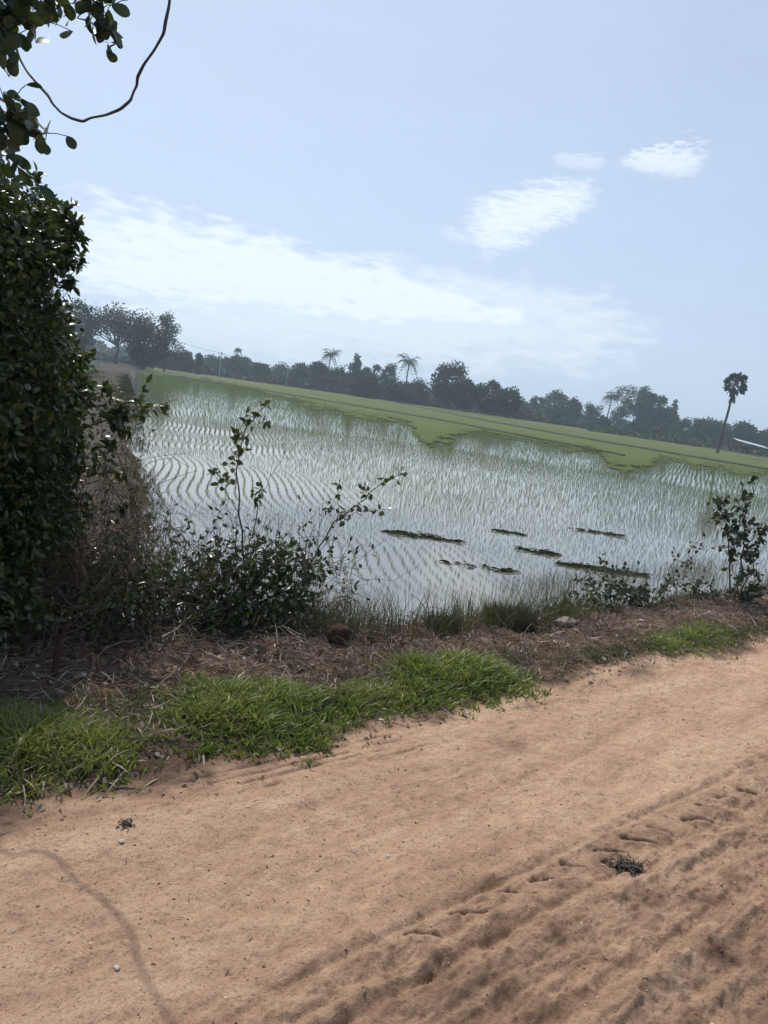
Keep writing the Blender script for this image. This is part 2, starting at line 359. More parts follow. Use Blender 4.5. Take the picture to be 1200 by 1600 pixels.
def road_h(s, t):
    z = .035 * fbm(s * .5, t * .9, 3, 1) + .012 * fbm(s * 2.2, t * 6, 4, 2) 
    z = z + .008 * fbm(s * 9, t * 16, 4, 3, .65) + .004 * fbm(s * 40, t * 50, 3, 4, .6)
    # wheel-worn hollow and ridges
    z = z - .020 * np.exp(-((t - 1.85 + .02 * s) / .35) ** 2)
    tt = t + .045 * (s - 2.2) + .01 * fbm(s * 3, s * 0, 3, 9)
    loose = sst(1.42, 1.22, tt)
    lf = fbm(s * 1.0, t * 6.5, 5, 11, .62) + .45 * fbm(s * .7, t * 24, 3, 15)
    band = 1 - .75 * np.exp(-((t - 1.21) / .075) ** 4) * sst(1.6, 2.0, s)
    z = z + loose * band * (.030 * lf + .020 * fbm(s * 10, t * 15, 4, 12, .65) + .006 * fbm(s * 35, t * 45, 3, 13) + .008)
    fade = sst(.9, 1.3, s) * sst(9, 4, s)
    z = z - .024 * np.exp(-((tt - 1.14) / .016) ** 2) * sst(2.6, 2.1, s) * (.8 + fbm(s * 7, t, 3, 21))
    z = z + .014 * np.exp(-((tt - 1.19) / .03) ** 2) * sst(2.4, 1.9, s)
    z = z - .010 * np.exp(-((tt - 1.32) / .012) ** 2) * fade * sst(-.15, .2, fbm(s * 4, s * 0, 3, 23) + .08)
    z = z + .012 * np.exp(-((tt - 1.36) / .03) ** 2) * fade
    z = z + .02 * np.exp(-((tt - 1.055) / .03) ** 2) * sst(2.0, 2.6, s)
    z = z - .016 * np.exp(-((tt - .84) / .03) ** 2) + .014 * np.exp(-((tt - .78) / .035) ** 2) - .014 * np.exp(-((tt - .6) / .03) ** 2)
    for li, (a, b, c, d) in enumerate(LUGS):
        c += .03 * math.sin(li * 2.3); d += .012 * math.sin(li * 4.1); a += .012 * math.sin(li * 5.7)
        ax = np.array([c - a, d - b]); L = np.hypot(*ax); ax = ax / L; u = (s - a) * ax[0] + (t - b) * ax[1]; v = -(s - a) * ax[1] + (t - b) * ax[0]
        inside = sst(-.02, .01, u) * sst(L + .03, L - .02, u); z = z - (.045 + .012 * math.sin(li * 3.1)) * inside * np.exp(-((v + .006 * fbm(u * 40, v * 40, 2, 24)) / (.0095 * (1.5 - u / L * .9))) ** 2) * (.9 + fbm(s * 30, t * 30, 2, 25)) + .012 * inside * np.exp(-((v + .03) / .02) ** 2)
    # narrow zigzag tyre tread near the grass
    for t0, dp in ((2.235, .007), (2.285, .010), (2.33, .010), (2.385, .008)):
        tri = np.abs(((s * 15 + t0 * 7) % 1) * 2 - 1) - .5
        c = t0 - .045 * (s - 1.2) + .011 * tri * (.6 + fbm(s * 5, s * 0 + t0, 2, 35)) + .02 * fbm(s * .8, s * 0, 2, 31)
        z = z - 1.35 * dp * np.exp(-((t - c) / .0065) ** 2) * sst(-.12, .15, fbm(s * 3, s * 0 + t0 * 5, 3, 33) + .05) * sst(3.3, 2.3, s)
    return z
def bank_h(s, t):
    c = crest_t(s); e = edge_t(s)
    z = road_h(s, np.minimum(t, 2.55)) * sst(e + .55, e - .1, t)
    z = z + (.05 * sst(0, .5, t - e) + .05 * fbm(s * 1.5, t * 1.5, 4, 41) * sst(0, .3, t - e) + .03 * fbm(s * 8, t * 8, 4, 42, .6) * sst(0, .2, t - e))
    fall = np.clip((t - c) / 2.1, 0, 1); z = z - 1.25 * fall ** 1.15 * (1 + .12 * fbm(s * .8, t, 3, 44))
    return z
def soil_xyz(hf):
    def f(Sx, Tx):
        z = hf(Sx, Tx); return np.stack([Sx * RD[0] + Tx * RN[0], Sx * RD[1] + Tx * RN[1], z], -1)
    return f
a_loose = lambda s, t: sst(1.45, 1.2, t + .045 * (s - 2.2) + .09 * fbm(s * 2, t * 4, 4, 51)) * (.75 + .5 * fbm(s * 1.5, t * 4, 3, 52))
def a_verge(s, t): return sst(-.06, .16, t - edge_t(s) + .22 * fbm(s * 5, t * 5, 4, 53)) 
def a_damp(s, t):
    d = np.zeros_like(s)
    for (x, y, r, k) in ((1020, 1412, .045, .7), (1105, 1412, .07, .6), (1130, 1490, .07, .75), (1180, 1500, .06, .6), (1060, 1460, .04, .5), (800, 1160, .06, .45), (690, 1050 + 300, .03, .2), (870, 1475, .05, .5), (1000, 1430, .05, .35), (700, 1560, .08, .4)):
        p = at(x, y, 0); ss, tt = st(p); q = ((s - ss) / (r * 1.5)) ** 2 + ((t - tt) / r) ** 2
        d = np.maximum(d, k * np.exp(-q) * (1 + .9 * fbm(s * 25, t * 25, 3, 61)))
    tt = t + .045 * (s - 2.2)
    d = np.maximum(d, .45 * sst(1.35, 1.1, tt) * sst(.05, .45, fbm(s * 3.5, t * 9, 5, 63, .6)))
    return np.clip(d, 0, 1)
T0 = 2.62
road = grid_obj('dirt_road', np.concatenate([np.arange(-6, 0, .08), np.arange(0, 4.4, .0075), np.arange(4.6, 8, .02), np.arange(8, 20, .08), np.arange(20, 61, .5)]),
    np.concatenate([np.arange(-5, .2, .12), np.linspace(.2, T0, 440)]), None, EARTH, attrs=dict(loose=a_loose, verge=a_verge, damp=a_damp), xyz=soil_xyz(lambda s, t: bank_h(s, t)))
bank = grid_obj('bank', np.concatenate([np.arange(-6, 0, .08), np.arange(0, 8, .025), np.arange(8, 20, .08), np.arange(20, 61, .5)]),
    np.concatenate([np.linspace(T0, 4.6, 90), np.arange(4.65, 6.4, .08)]), None, EARTH, attrs=dict(loose=a_loose, verge=a_verge, damp=a_damp), xyz=soil_xyz(lambda s, t: bank_h(s, t)))
def bank_at(s, t):
    s = np.asarray(s, float); t = np.asarray(t, float)
    return bank_h(s, t)
def sp(s, t, dz=0.):
    s = np.atleast_1d(np.asarray(s, float)); t = np.atleast_1d(np.asarray(t, float))
    return np.stack([s * RD[0] + t * RN[0], s * RD[1] + t * RN[1], bank_at(s, t) + dz], -1)

gs = grid_obj('ground', np.linspace(-700, 700, 60), np.linspace(-120, 1000, 60), lambda X, Y: -1.25 + 0 * X, FARLAND)
wt = grid_obj('water', np.linspace(-130, 190, 161), np.linspace(1.5, 340, 340), lambda X, Y: -1.0 + 0 * X, WATER,
              mask=lambda x, y: (x * RN[0] + y * RN[1]) > 4.4)
# paddies overgrown by a close green carpet of rice; outer edge is ragged
bpx = [(-300, 500), (100, 545), (223, 588), (240, 590), (330, 597), (440, 624), (520, 648), (600, 664), (640, 668), (655, 690), (675, 699), (700, 690), (735, 681), (800, 688), (860, 700), (925, 712), (950, 730), (985, 742), (1012, 738), (1030, 724), (1100, 734), (1200, 746), (1330, 758), (1500, 770)]
bw = [at(x, y, -1) for x, y in bpx[2:]]
ANG = np.array([math.atan2(p[0], p[1]) for p in bw]); RAD = np.array([math.hypot(p[0], p[1]) for p in bw])
def bound_r(az): return np.interp(az, ANG, RAD)
def carpet():
    azs = np.linspace(ANG[0], ANG[-1], 2000)
    r = .97 * bound_r(azs) * (1 + .13 * fbm(azs * 45, azs * 0, 6, 71, .75)); ks = np.linspace(0, 1, 200) ** 2.2
    rr = r[:, None] + (420 - r[:, None]) * ks[None]
    X = np.sin(azs)[:, None] * rr; Y = np.cos(azs)[:, None] * rr
    Z = -.90 + .05 * fbm(X * .6, Y * .6, 4, 72); Z = np.maximum(Z - .075 * sst(.30, 0, (rr / r[:, None] - 1)), -.99)
    n, k = X.shape; i = np.arange(n - 1)[:, None] * k; j = np.arange(k - 1)[None]
    F = np.stack([i + j, i + j + 1, i + k + j + 1, i + k + j], -1)
    rho = ((rr - r[:, None]) / r[:, None] / .42)[:-1, :-1]; keep = (.5 + .75 * fbm(X * .9, Y * .35, 6, 73, .85))[:-1, :-1] < rho ** .7 * 1.15
    g = G(); g.add(np.stack([X, Y, Z], -1).reshape(-1, 3), F[keep])
    return tag(g.build('rice_carpet', FIELD), 'close green carpet of young rice covering the far paddies', 'rice', kind='stuff')
carpet()

# ------------------------------------------------------------------ dikes
def ribbon(name, pts, wid, z, mat, label=None, n=200, rough=.05, seed=81):
    pts = np.array([[p[0], p[1]] for p in pts]); L = np.concatenate([[0], np.cumsum(np.hypot(*np.diff(pts, axis=0).T))])
    u = np.linspace(0, L[-1], n); c = np.stack([np.interp(u, L, pts[:, 0]), np.interp(u, L, pts[:, 1])], 1)
    T = unit(np.gradient(c, axis=0)); N = np.stack([-T[:, 1], T[:, 0]], 1)
    prof = [(-.62, -1.15), (-.5, -.99), (-.38, z - .03), (-.2, z), (0, z + .02), (.2, z), (.38, z - .03), (.5, -.99), (.62, -1.15)]
    wv = np.interp(u, np.linspace(0, L[-1], len(wid)), wid)
    V = []
    for a, zz in prof:
        off = a * wv + rough * np.minimum(wv, 2) * fbm(u * .9, u * 0 + a * 3, 6, seed, .65)
        zr = zz + (rough * fbm(u * 1.3, u * 0 + a * 9, 4, seed + 1) if zz > -.98 else 0)
        V.append(np.stack([c[:, 0] + N[:, 0] * off, c[:, 1] + N[:, 1] * off, zr + 0 * u], -1))
    V = np.stack(V, 1); k = len(prof); i = np.arange(n - 1)[:, None] * k; j = np.arange(k - 1)[None]
    g = G(); g.add(V.reshape(-1, 3), np.stack([i + j, i + k + j, i + k + j + 1, i + j + 1], -1).reshape(-1, 4))
    return tag(g.build(name, mat), kind='structure')
RV = np.array([-.3275, .9449]); RU = np.array([.9449, .3275])           # along / across the rice rows
p0 = np.array([-3.35, 10.43])
dk = [p0 - RV * 4 - RU * 1.6, p0 - RU * 1.42, p0 + RV * 2 - RU * 1.27, p0 + RV * 4 - RU * 1.17, p0 + RV * 6.5 - RU * 1.2, p0 + RV * 9 - RU * 1.4, p0 + RV * 15 - RU * 1.75, p0 + RV * 25 - RU * 2.0, p0 + RV * 66 - RU * 2.5, p0 + RV * 190 - RU * 3]
ribbon('dike', dk, [2.7, 3.0, 3.4, 4.4, 5, 5], -.68, DIKE, n=1600, rough=.17)
ribbon('far_dike', [(-48, 141), (-30, 128), (-12, 113), (6, 93), (14.3, 75), (19, 64)], [1.0, 1., 1., .5, .2], -.76, FDIKE, n=300)
ribbon('far_dike', [at(270, 574, -1), at(400, 594, -1), at(500, 609, -1), at(640, 634, -1), at(760, 659, -1), at(900, 685, -1), at(1200, 736, -1), at(1400, 768, -1)], [2.2, 2, 1.6, 1.3, 1.3, 1.3], -.68, FDIKE, n=400)
ribbon('far_dike', [at(880, 662, -1), at(1000, 683, -1), at(1200, 717, -1), at(1400, 750, -1)], [2.0, 2, 2], -.7, FDIKE, n=200)
ribbon('far_dike', [at(60, 583, -1), at(130, 585, -1), at(190, 588, -1)], [1., 1.], -.75, FDIKE, n=60)

# ------------------------------------------------------------------ rice seedlings standing in the water
def rice():
    g = G()
    def hills(r0_, r1_, du, dv, nb, hgt, wid, spread, seg):
        U = np.arange(-60, 140, du); V = np.arange(-2, 150, dv)
        uu, vv = np.meshgrid(U, V, indexing='ij'); uu = uu.ravel(); vv = vv.ravel()
        left = sst(10, 1.5, uu + .0 * vv)
        wav = (.03 + .21 * left * sst(32, 14, vv)) * np.sin(vv * .85 + .8 * np.sin(vv * .37)) + .05 * fbm(vv * .4, uu * .05, 3, 91)
        x = p0[0] + RU[0] * (uu + wav) + RV[0] * vv; y = p0[1] + RU[1] * (uu + wav) + RV[1] * vv
        x = x + RNG.normal(0, .018, x.shape) * (1 - .5 * left); y = y + RNG.normal(0, .02, y.shape)
        r = np.hypot(x, y); az = np.arctan2(x, y); t = x * RN[0] + y * RN[1]
        keep = (r > r0_) & (r <= r1_) & (az > -.62) & (az < .62) & (t > 5.35 + .4 * fbm(x, y, 2, 92)) & (r < bound_r(az) * 1.35)
        keep &= ((uu > .25) | ((uu < -4.6)))
        dens = fbm(x * .12, y * .12, 3, 93) + .35 * fbm(x * .7, y * .7, 3, 94)
        thin = np.where(uu < 3.2, .06, .12) 
        keep &= RNG.random(x.shape) > np.clip(thin - dens * .35, 0.02, .8)
        x, y, uu, r, az = x[keep], y[keep], uu[keep], r[keep], az[keep]
        k = len(x); P = np.repeat(np.stack([x, y, np.full(k, -1.03)], 1), nb, 0)
        grow = 1 - .25 * sst(9, 3, uu) * sst(30, 15, r) + .35 * fbm(x * .2, y * .2, 3, 95) + .25 * sst(30, 50, r)
        P[:, :2] += RNG.normal(0, spread, (k * nb, 2))
        blades(g, P, RNG.random(k * nb) * 6.283, np.repeat(hgt * grow, nb) * RNG.uniform(.55, 1.1, k * nb), RNG.uniform(.03, .35, k * nb), np.full(k * nb, wid), seg)
        print('hills', k)
    hills(5, 22, .195, .095, 6, .135, .0042, .009, 2)
    hills(22, 42, .195, .15, 4, .16, .0075, .014, 2)
    hills(42, 150, .34, .40, 4, .19, .021, .05, 1)
    tag(g.build('rice_seedlings', RICE), 'rows of young rice seedlings standing in the flooded paddy', 'rice', kind='stuff')
rice()

# ------------------------------------------------------------------ far trees
def in_ell(n):
    v = unit(RNG.normal(size=(n, 3))); return v * (RNG.random((n, 1)) ** .38)
def far_tree(px, D, h, wd, label, cat='tree', mat=None, kind='round', leaf=.5, n=2600, name='tree', low=.12, group='trees along the far edge of the fields'):
    b = W(px, 600, D); b[2] = -1.05
    root = empty(name, label, cat, group)
    tr = G(); cg = G()
    if kind == 'coconut':
        top = b + np.array([RNG.uniform(-.6, .6), 0, h]); tube(tr, curve_pts(b, top, 8, .006), np.linspace(.28, .18, 8), 6)
        P = []; 
        for a in np.linspace(0, 6.283 * 2, 30, endpoint=False):
            e = RNG.uniform(-.5, 1.0); L = wd * .55 * RNG.uniform(.85, 1.15); tt = np.linspace(0, 1, 9)
            dr = np.array([math.cos(a), math.sin(a), 0]); sp_ = top + dr * L * tt[:, None] * (1 - .15 * tt[:, None]) + np.array([0, 0, 1.]) * (L * (e * 1.3 * tt - 1.0 * tt ** 2))[:, None]
            side = np.array([-math.sin(a), math.cos(a), 0])
            for i in range(1, 9):
                for q in (-1, 1):
                    Lf = leaves(cg, sp_[i][None], (side * q + dr * .5 + np.array([0, 0, -.5]))[None], np.array([[0, 0, 1.]]), L * .36 * (1.15 - tt[i]), .34, fine=False)
    elif kind == 'sugar':
        top = b + np.array([h * .045, 0, h * .86]); tube(tr, curve_pts(b, top, 10, .003), np.linspace(.28, .17, 10), 7)
        cc = top + np.array([.05, 0, .5])
        for q in range(30):
            el = (-.55, -.1, .35, .8, 1.25)[q % 5] + RNG.normal(0, .12); aa = q * 2.4 + RNG.normal(0, .2)
            d = np.array([math.cos(aa) * math.cos(el), math.sin(aa) * math.cos(el), math.sin(el)])
            Lp = wd * .34 * RNG.uniform(.8, 1.1); tip = cc + d * Lp; tube(cg, [cc, tip], .04, 3)
            sd_ = unit(np.cross(d, rdir(1)[0]))
            for a in np.linspace(-1.5, 1.5, 15):
                dd = d * math.cos(a) + sd_ * math.sin(a) + np.array([0, 0, -.15]); leaves(cg, (tip - d * .1)[None], dd[None], np.cross(d, sd_)[None], wd * .17, .36, fine=False)
        k_ = 130; v_ = in_ell(k_) * np.array([.33, .33, .26]) * wd; leaves(cg, cc + v_, unit(v_) + rdir(k_) * .4, rdir(k_), wd * .16, .3, fine=False)
        for q in range(60):
            z_ = RNG.random(); leaves(cg, (cc + np.array([RNG.normal(0, .28), RNG.normal(0, .28), -.2 - 2.2 * z_]))[None], np.array([[RNG.normal(0, .3), RNG.normal(0, .3), -1.]]), rdir(1), 1.1, .3, fine=False)
    else:
        cen = b + np.array([0, 0, h * (.5 + low / 2)]); hh = h * (1 - low) / 2
        th = h * .55; tube(tr, curve_pts(b, b + np.array([0, 0, th]), 6, .012), np.linspace(h * .022, h * .012, 6), 6)
        if kind == 'airy':
            lumps = [(cen + np.array([RNG.uniform(-.34, .34) * wd, RNG.uniform(-.3, .3) * wd, (-.85 + 1.7 * q_ / 21) * hh]), RNG.uniform(.15, .25) * wd) for q_ in range(22)]; leaf *= .75; n = int(n * 1.5)
        elif kind == 'umbrella':
            lumps = [(b + np.array([a_ * wd, RNG.uniform(-.3, .3) * wd, h * (.50 + .38 * RNG.random() * (1 - abs(a_)))]), RNG.uniform(.12, .2) * wd) for a_ in RNG.uniform(-.42, .42, 30)]
        elif kind == 'column':
            lumps = [(cen + np.array([0, 0, a * hh]), wd * .42) for a in np.linspace(-.95, .8, 7)]
        elif kind == 'pointed':
            lumps = [(b + np.array([RNG.uniform(-.4, .4) * wd * (1.05 - a), RNG.uniform(-.3, .3) * wd, h * (low + (1 - low) * a * .93)]), wd * (.34 - .22 * a)) for a in np.linspace(0, 1, 14)]
        else:
            lumps = [(cen + np.array([math.copysign(abs(math.sin(a)) ** .8, math.sin(a)) * wd * .36 * RNG.uniform(.5, 1.05), RNG.uniform(-.3, .3) * wd, math.cos(a) * hh * RNG.uniform(.45, .85)]), RNG.uniform(.14, .24) * wd) for a in np.linspace(0, 6.28, 16)] + [(cen, .32 * wd), (cen - np.array([0, 0, hh * .5]), .34 * wd)]
        tot = sum(r ** 2 for _, r in lumps)
        for c, r in lumps:
            k = max(20, int(n * r * r / tot)); q = in_ell(k) * r * np.array([1, 1, .8]); q += .12 * r * RNG.normal(size=q.shape)
            leaves(cg, c + q, rdir(k), rdir(k), leaf * RNG.uniform(.5, 1.3, k), leaf * .75 * RNG.uniform(.6, 1.2, k), fine=False, rnd=np.clip(RNG.normal(.5, .2, k) + RNG.uniform(-.25, .25), 0, 1))
            if RNG.random() < .5: tube(tr, curve_pts(b + np.array([0, 0, h * .3]), c, 5, .03), np.linspace(h * .010, h * .004, 5), 4)
    tr.build('trunk', FTRUNK, root)
    cg.build('crown', mat or FAR_A, root)
    place(root, tuple(b)); return root
def hpx(D, npx): return npx * D / FPX
A, B, C_ = FAR_A, FAR_B, FAR_C
TREES = [
 # px, D, height px, width px, label, mat, kind, density
 (60, 175, 92, 95, 'dark broad tree half hidden behind the roadside bush at far left', A, 'round', 3000),
 (118, 180, 84, 72, 'dark rounded tree between the roadside bush and the spreading umbrella tree', A, 'round', 3000),
 (178, 185, 92, 110, 'wide spreading tree with flat umbrella top above the far end of the dike', A, 'umbrella', 3800),
 (222, 170, 68, 76, 'dense dark dome-shaped tree where the dike ends', A, 'round', 4200),
 (254, 190, 84, 44, 'tall ragged feathery tree just right of the dark dome at the dike end', B, 'airy', 1900),
 (283, 230, 30, 36, 'low grey bush right of the tall ragged tree', A, 'round', 1500),
 (307, 220, 30, 11, 'narrow dark column-shaped tree standing alone on the left skyline', A, 'column', 900),
 (330, 290, 26, 40, 'low hazy tree right of the narrow column-shaped tree', B, 'round', 1400),
 (367, 260, 34, 44, 'low rounded tree under the small tuft of a distant palm', A, 'round', 1700),
 (405, 250, 26, 32, 'small dark rounded tree left of the second utility pole', A, 'round', 1500),
 (437, 320, 26, 40, 'faint hazy tree beside the second utility pole', B, 'round', 1300),
 (470, 260, 36, 40, 'dark rounded tree at the left end of the long central grove', A, 'round', 1800),
 (495, 250, 47, 36, 'dark tree left of the palm top that rises from the grove', A, 'round', 2000),
 (528, 250, 40, 40, 'dark tree right of the palm top that rises from the grove', A, 'round', 2000),
 (552, 245, 63, 38, 'pointed dark tree, tallest of the left half of the grove', A, 'pointed', 2600),
 (580, 250, 52, 30, 'thin-topped tree right of the pointed tree', A, 'airy', 1500),
 (604, 250, 55, 30, 'thin-topped tree left of the lone coconut palm', A, 'airy', 1500),
 (570, 225, 36, 70, 'low dense dark thicket tree in front of the two thin-topped trees', A, 'round', 2600),
 (655, 235, 36, 46, 'low dark rounded tree right of the lone coconut palm', A, 'round', 1900),
 (625, 225, 30, 56, 'low dense tree under the lone coconut palm', A, 'round', 2200),
 (700, 220, 72, 66, 'big dark tree with a high left shoulder, tallest of the central skyline', A, 'round', 4200),
 (732, 215, 52, 40, 'dark tree leaning against the right side of the tallest central tree', A, 'round', 2400),
 (768, 215, 54, 52, 'broad dark tree left part of the lone pair right of the gap', A, 'round', 3000),
 (802, 215, 46, 44, 'dark tree right part of the lone pair right of the gap', A, 'round', 2500),
 (826, 300, 26, 22, 'small pale tree right of the lone dark pair', B, 'airy', 700),
 (843, 290, 36, 22, 'slim tree with a tufted top left of the broad hazy tree', B, 'airy', 900),
 (876, 290, 48, 46, 'broad hazy tree with a thin round topknot', B, 'round', 2200),
 (904, 280, 42, 26, 'narrow rounded tree right of the broad hazy tree', A, 'round', 1400),
 (934, 300, 34, 30, 'pale low tree in the gap left of the tall airy trees', B, 'airy', 1100),
 (955, 260, 20, 26, 'low dark bush in front of the tall airy trees', A, 'round', 1200),
 (979, 300, 68, 42, 'tall pale airy tree with sky showing through its crown', C_, 'airy', 1500),
 (1012, 300, 70, 36, 'tall thin-leaved tree right of the pale airy tree', B, 'airy', 1500),
 (1026, 290, 66, 52, 'tall dense dark tree in the middle of the right-hand group', A, 'round', 3600),
 (1055, 290, 46, 44, 'dark sloping tree right of the tall dense one', A, 'round', 2400),
 (1061, 300, 60, 20, 'slim tree with a ragged spire at the right end of the tall group', A, 'pointed', 900),
 (1088, 280, 34, 36, 'low thorny-topped tree right of the ragged spire', B, 'airy', 1500),
 (1118, 280, 36, 42, 'low tree left of the fan palm trunk', B, 'round', 1900),
 (1140, 285, 34, 40, 'low dark tree directly behind the fan palm trunk', A, 'round', 1900),
 (1178, 285, 40, 44, 'rounded dark tree between the fan palm and the right border', A, 'round', 2200),
 (1215, 285, 30, 44, 'low dark tree cut by the right border of the view', A, 'round', 1800),
]
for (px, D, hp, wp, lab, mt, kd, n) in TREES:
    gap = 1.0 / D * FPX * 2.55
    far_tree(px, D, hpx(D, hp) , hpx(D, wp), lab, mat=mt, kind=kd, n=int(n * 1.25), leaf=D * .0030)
far_tree(510, 260, hpx(260, 57), hpx(260, 35), 'palm top showing above the left part of the grove', 'palm', A, 'coconut', name='coconut_palm', group='palms above the far trees')
far_tree(636, 240, hpx(240, 64), hpx(240, 40), 'lone coconut palm standing clear above the low trees', 'palm', A, 'coconut', name='coconut_palm', group='palms above the far trees')
far_tree(958, 290, hpx(290, 50), hpx(290, 32), 'coconut palm touching the left side of the tall pale tree', 'palm', A, 'coconut', name='coconut_palm', group='palms above the far trees')
far_tree(367, 290, hpx(290, 42), hpx(290, 16), 'tiny distant palm left of the second utility pole', 'palm', A, 'coconut', name='coconut_palm', group='palms above the far trees')
far_tree(1143, 150, hpx(150, 110), hpx(150, 40), 'tall slim fan palm standing alone at the field edge on the right', 'palm', B, 'sugar', name='fan_palm', group='palms above the far trees')
def woods(name, label, D0, D1, n, hmax, seed, mat):
    g = G(); az = RNG.uniform(-.62, .72, n); D = RNG.uniform(D0, D1, n)
    hh = hmax * (.65 + .8 * fbm(az * 40, az * 0, 4, seed)) ; z = -1.1 + np.maximum(hh, .8) * RNG.random(n) ** .8
    P = np.stack([np.sin(az) * D, np.cos(az) * D, z], 1); leaves(g, P, rdir(n), rdir(n), RNG.uniform(.5, 1.4, n), RNG.uniform(.5, 1.1, n), fine=False)
    tag(g.build(name, mat), label, 'trees', kind='stuff')
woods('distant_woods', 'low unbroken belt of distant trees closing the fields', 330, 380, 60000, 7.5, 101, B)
woods('scrub', 'dark band of low scrub at the foot of the far trees', 235, 262, 36000, 3.2, 102, A)
g = G()
n = 9000; az = RNG.uniform(.24, .62, n); D = RNG.uniform(200, 240, n); leaves(g, np.stack([np.sin(az) * D, np.cos(az) * D, -1 + 1.1 * RNG.random(n)], 1), rdir(n), rdir(n), .9, .8, fine=False)
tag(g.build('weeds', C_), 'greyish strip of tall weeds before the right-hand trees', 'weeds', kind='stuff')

# ------------------------------------------------------------------ utility poles, wire, shed
CONC = simple('concrete', (.22, .22, .21), (.32, .32, .30), 3, .9, .2)
WIREM = simple('wire', (.05, .05, .05), (.08, .08, .08), 10, .6, .1)
def pole(px, D, hp, label):
    b = W(px, 600, D); b[2] = -1.1; h = hpx(D, hp); root = empty('utility_pole', label, 'utility pole', 'utility poles beyond the fields')
    g = G(); tube(g, [b, b + [0, 0, h * .5], b + [0, 0, h]], [.19, .16, .12], 8); g.build('post', CONC, root)
    g = G(); c = b + np.array([0, 0, h * .93]); tube(g, [c - [.9, 0, 0], c + [.9, 0, 0]], .07, 4); g.build('crossarm', CONC, root)
    for dx in (-.8, 0, .8):
        g = G(); tube(g, [c + [dx, 0, .06], c + [dx, 0, .2], c + [dx, 0, .28]], [.05, .07, .03], 6); g.build('insulator', CONC, root)
    place(root, tuple(b)); return c + np.array([0, 0, .28])
k1 = pole(341, 230, 38, 'thin pale utility pole right of the narrow column-shaped tree')
k2 = pole(447, 235, 32, 'thin pale utility pole at the left end of the central grove')
def wire(pts_list, r, label):
    g = G()
    for a, b, sag in pts_list:
        t = np.linspace(0, 1, 24)[:, None]; p = a + (b - a) * t - np.array([0, 0, sag]) * 4 * t * (1 - t); tube(g, p, r, 4)
    tag(g.build('power_line', WIREM), label, 'wire')
k0 = W(230, 512, 228); k3 = W(560, 596, 240)
wire([(k0, k1, .8), (k1, k2, .9), (k2, k3, 1.0)], .035, 'thin grey power line slung between the distant utility poles')
def shed():
    b = W(1172, 700, 205); b[2] = -1.0; root = empty('shed', 'low open farm shed with pale metal roof behind the fan palm', 'shed')
    b0 = b.copy(); w_, d_, hl, hr = 7.6, 3.5, 2.9, 2.0
    g = G()
    V = np.array([[-w_ / 2, -d_ / 2, hl], [w_ / 2, -d_ / 2, hr], [w_ / 2, d_ / 2, hr + .5], [-w_ / 2, d_ / 2, hl + .5]]); V = np.concatenate([V, V - [0, 0, .08]]) + b0
    g.add(V, [[0, 1, 2, 3], [7, 6, 5, 4], [0, 4, 5, 1], [1, 5, 6, 2], [2, 6, 7, 3], [3, 7, 4, 0]]); g.build('roof', simple('sheet metal', (.42, .44, .46), (.55, .57, .60), 2, .35, .1, spec=.6), root, False)
    for sx in (-1, 0, 1):
        for sy in (-1, 1):
            g = G(); x = sx * (w_ / 2 - .4); q = b0 + np.array([x, sy * 1.4, 0]); tube(g, [q, q + [0, 0, 2.35 - sx * .42]], .09, 5); g.build('post', FTRUNK, root)
    g = G(); V = np.array([[-w_ / 2 + .5, 1.3, 0], [w_ / 2 - .5, 1.3, 0], [w_ / 2 - .5, 1.38, 1.7], [-w_ / 2 + .5, 1.38, 1.9]]); V = np.concatenate([V, V + [0, .1, 0]]) + b0
    g.add(V, [[0, 1, 2, 3], [7, 6, 5, 4], [0, 4, 5, 1], [1, 5, 6, 2], [2, 6, 7, 3], [3, 7, 4, 0]]); g.build('wall', FTRUNK, root, False)
    place(root, tuple(b0))
shed()

# ------------------------------------------------------------------ foreground shrubs
def grow(stem_g, leaf_g, a, b, r, depth, leafL, nleaf, bend=.12, spread=.5, up=.3, leafw=.55, children=5, tipleaf=True, lstart=.25):
    """one wandering stem with side twigs; leaves sit on the last two orders"""
    L = np.linalg.norm(b - a); n = max(5, int(L / .06)); n = min(n, 18)
    pts = curve_pts(a, b, n, .018, rdir(1)[0] * bend * L); tube(stem_g, pts, np.linspace(r, r * .45, n), 5 if r > .004 else 4)
    if depth > 0:
        for i in range(children):
            t = RNG.uniform(.2, .97); q = pts[int(t * (n - 1))]; d = unit(unit(b - a) * (1 - spread) + rdir(1, up)[0] * spread)
            grow(stem_g, leaf_g, q, q + d * L * RNG.uniform(.22, .5), r * .5, depth - 1, leafL, nleaf, bend, spread, up, leafw, children, tipleaf, lstart)
    if depth <= 1 and nleaf > 0:
        k = max(1, int(nleaf * RNG.uniform(.6, 1.3))); ii = RNG.uniform(lstart, 1, k); base = pts[(ii * (n - 1)).astype(int)]
        D = unit(unit(b - a) * .4 + rdir(k) * .9 + np.array([0, 0, -.15])); leaves(leaf_g, base, D, rdir(k, 1.0), leafL * RNG.uniform(.6, 1.15, k), leafL * leafw * RNG.uniform(.8, 1.15, k))

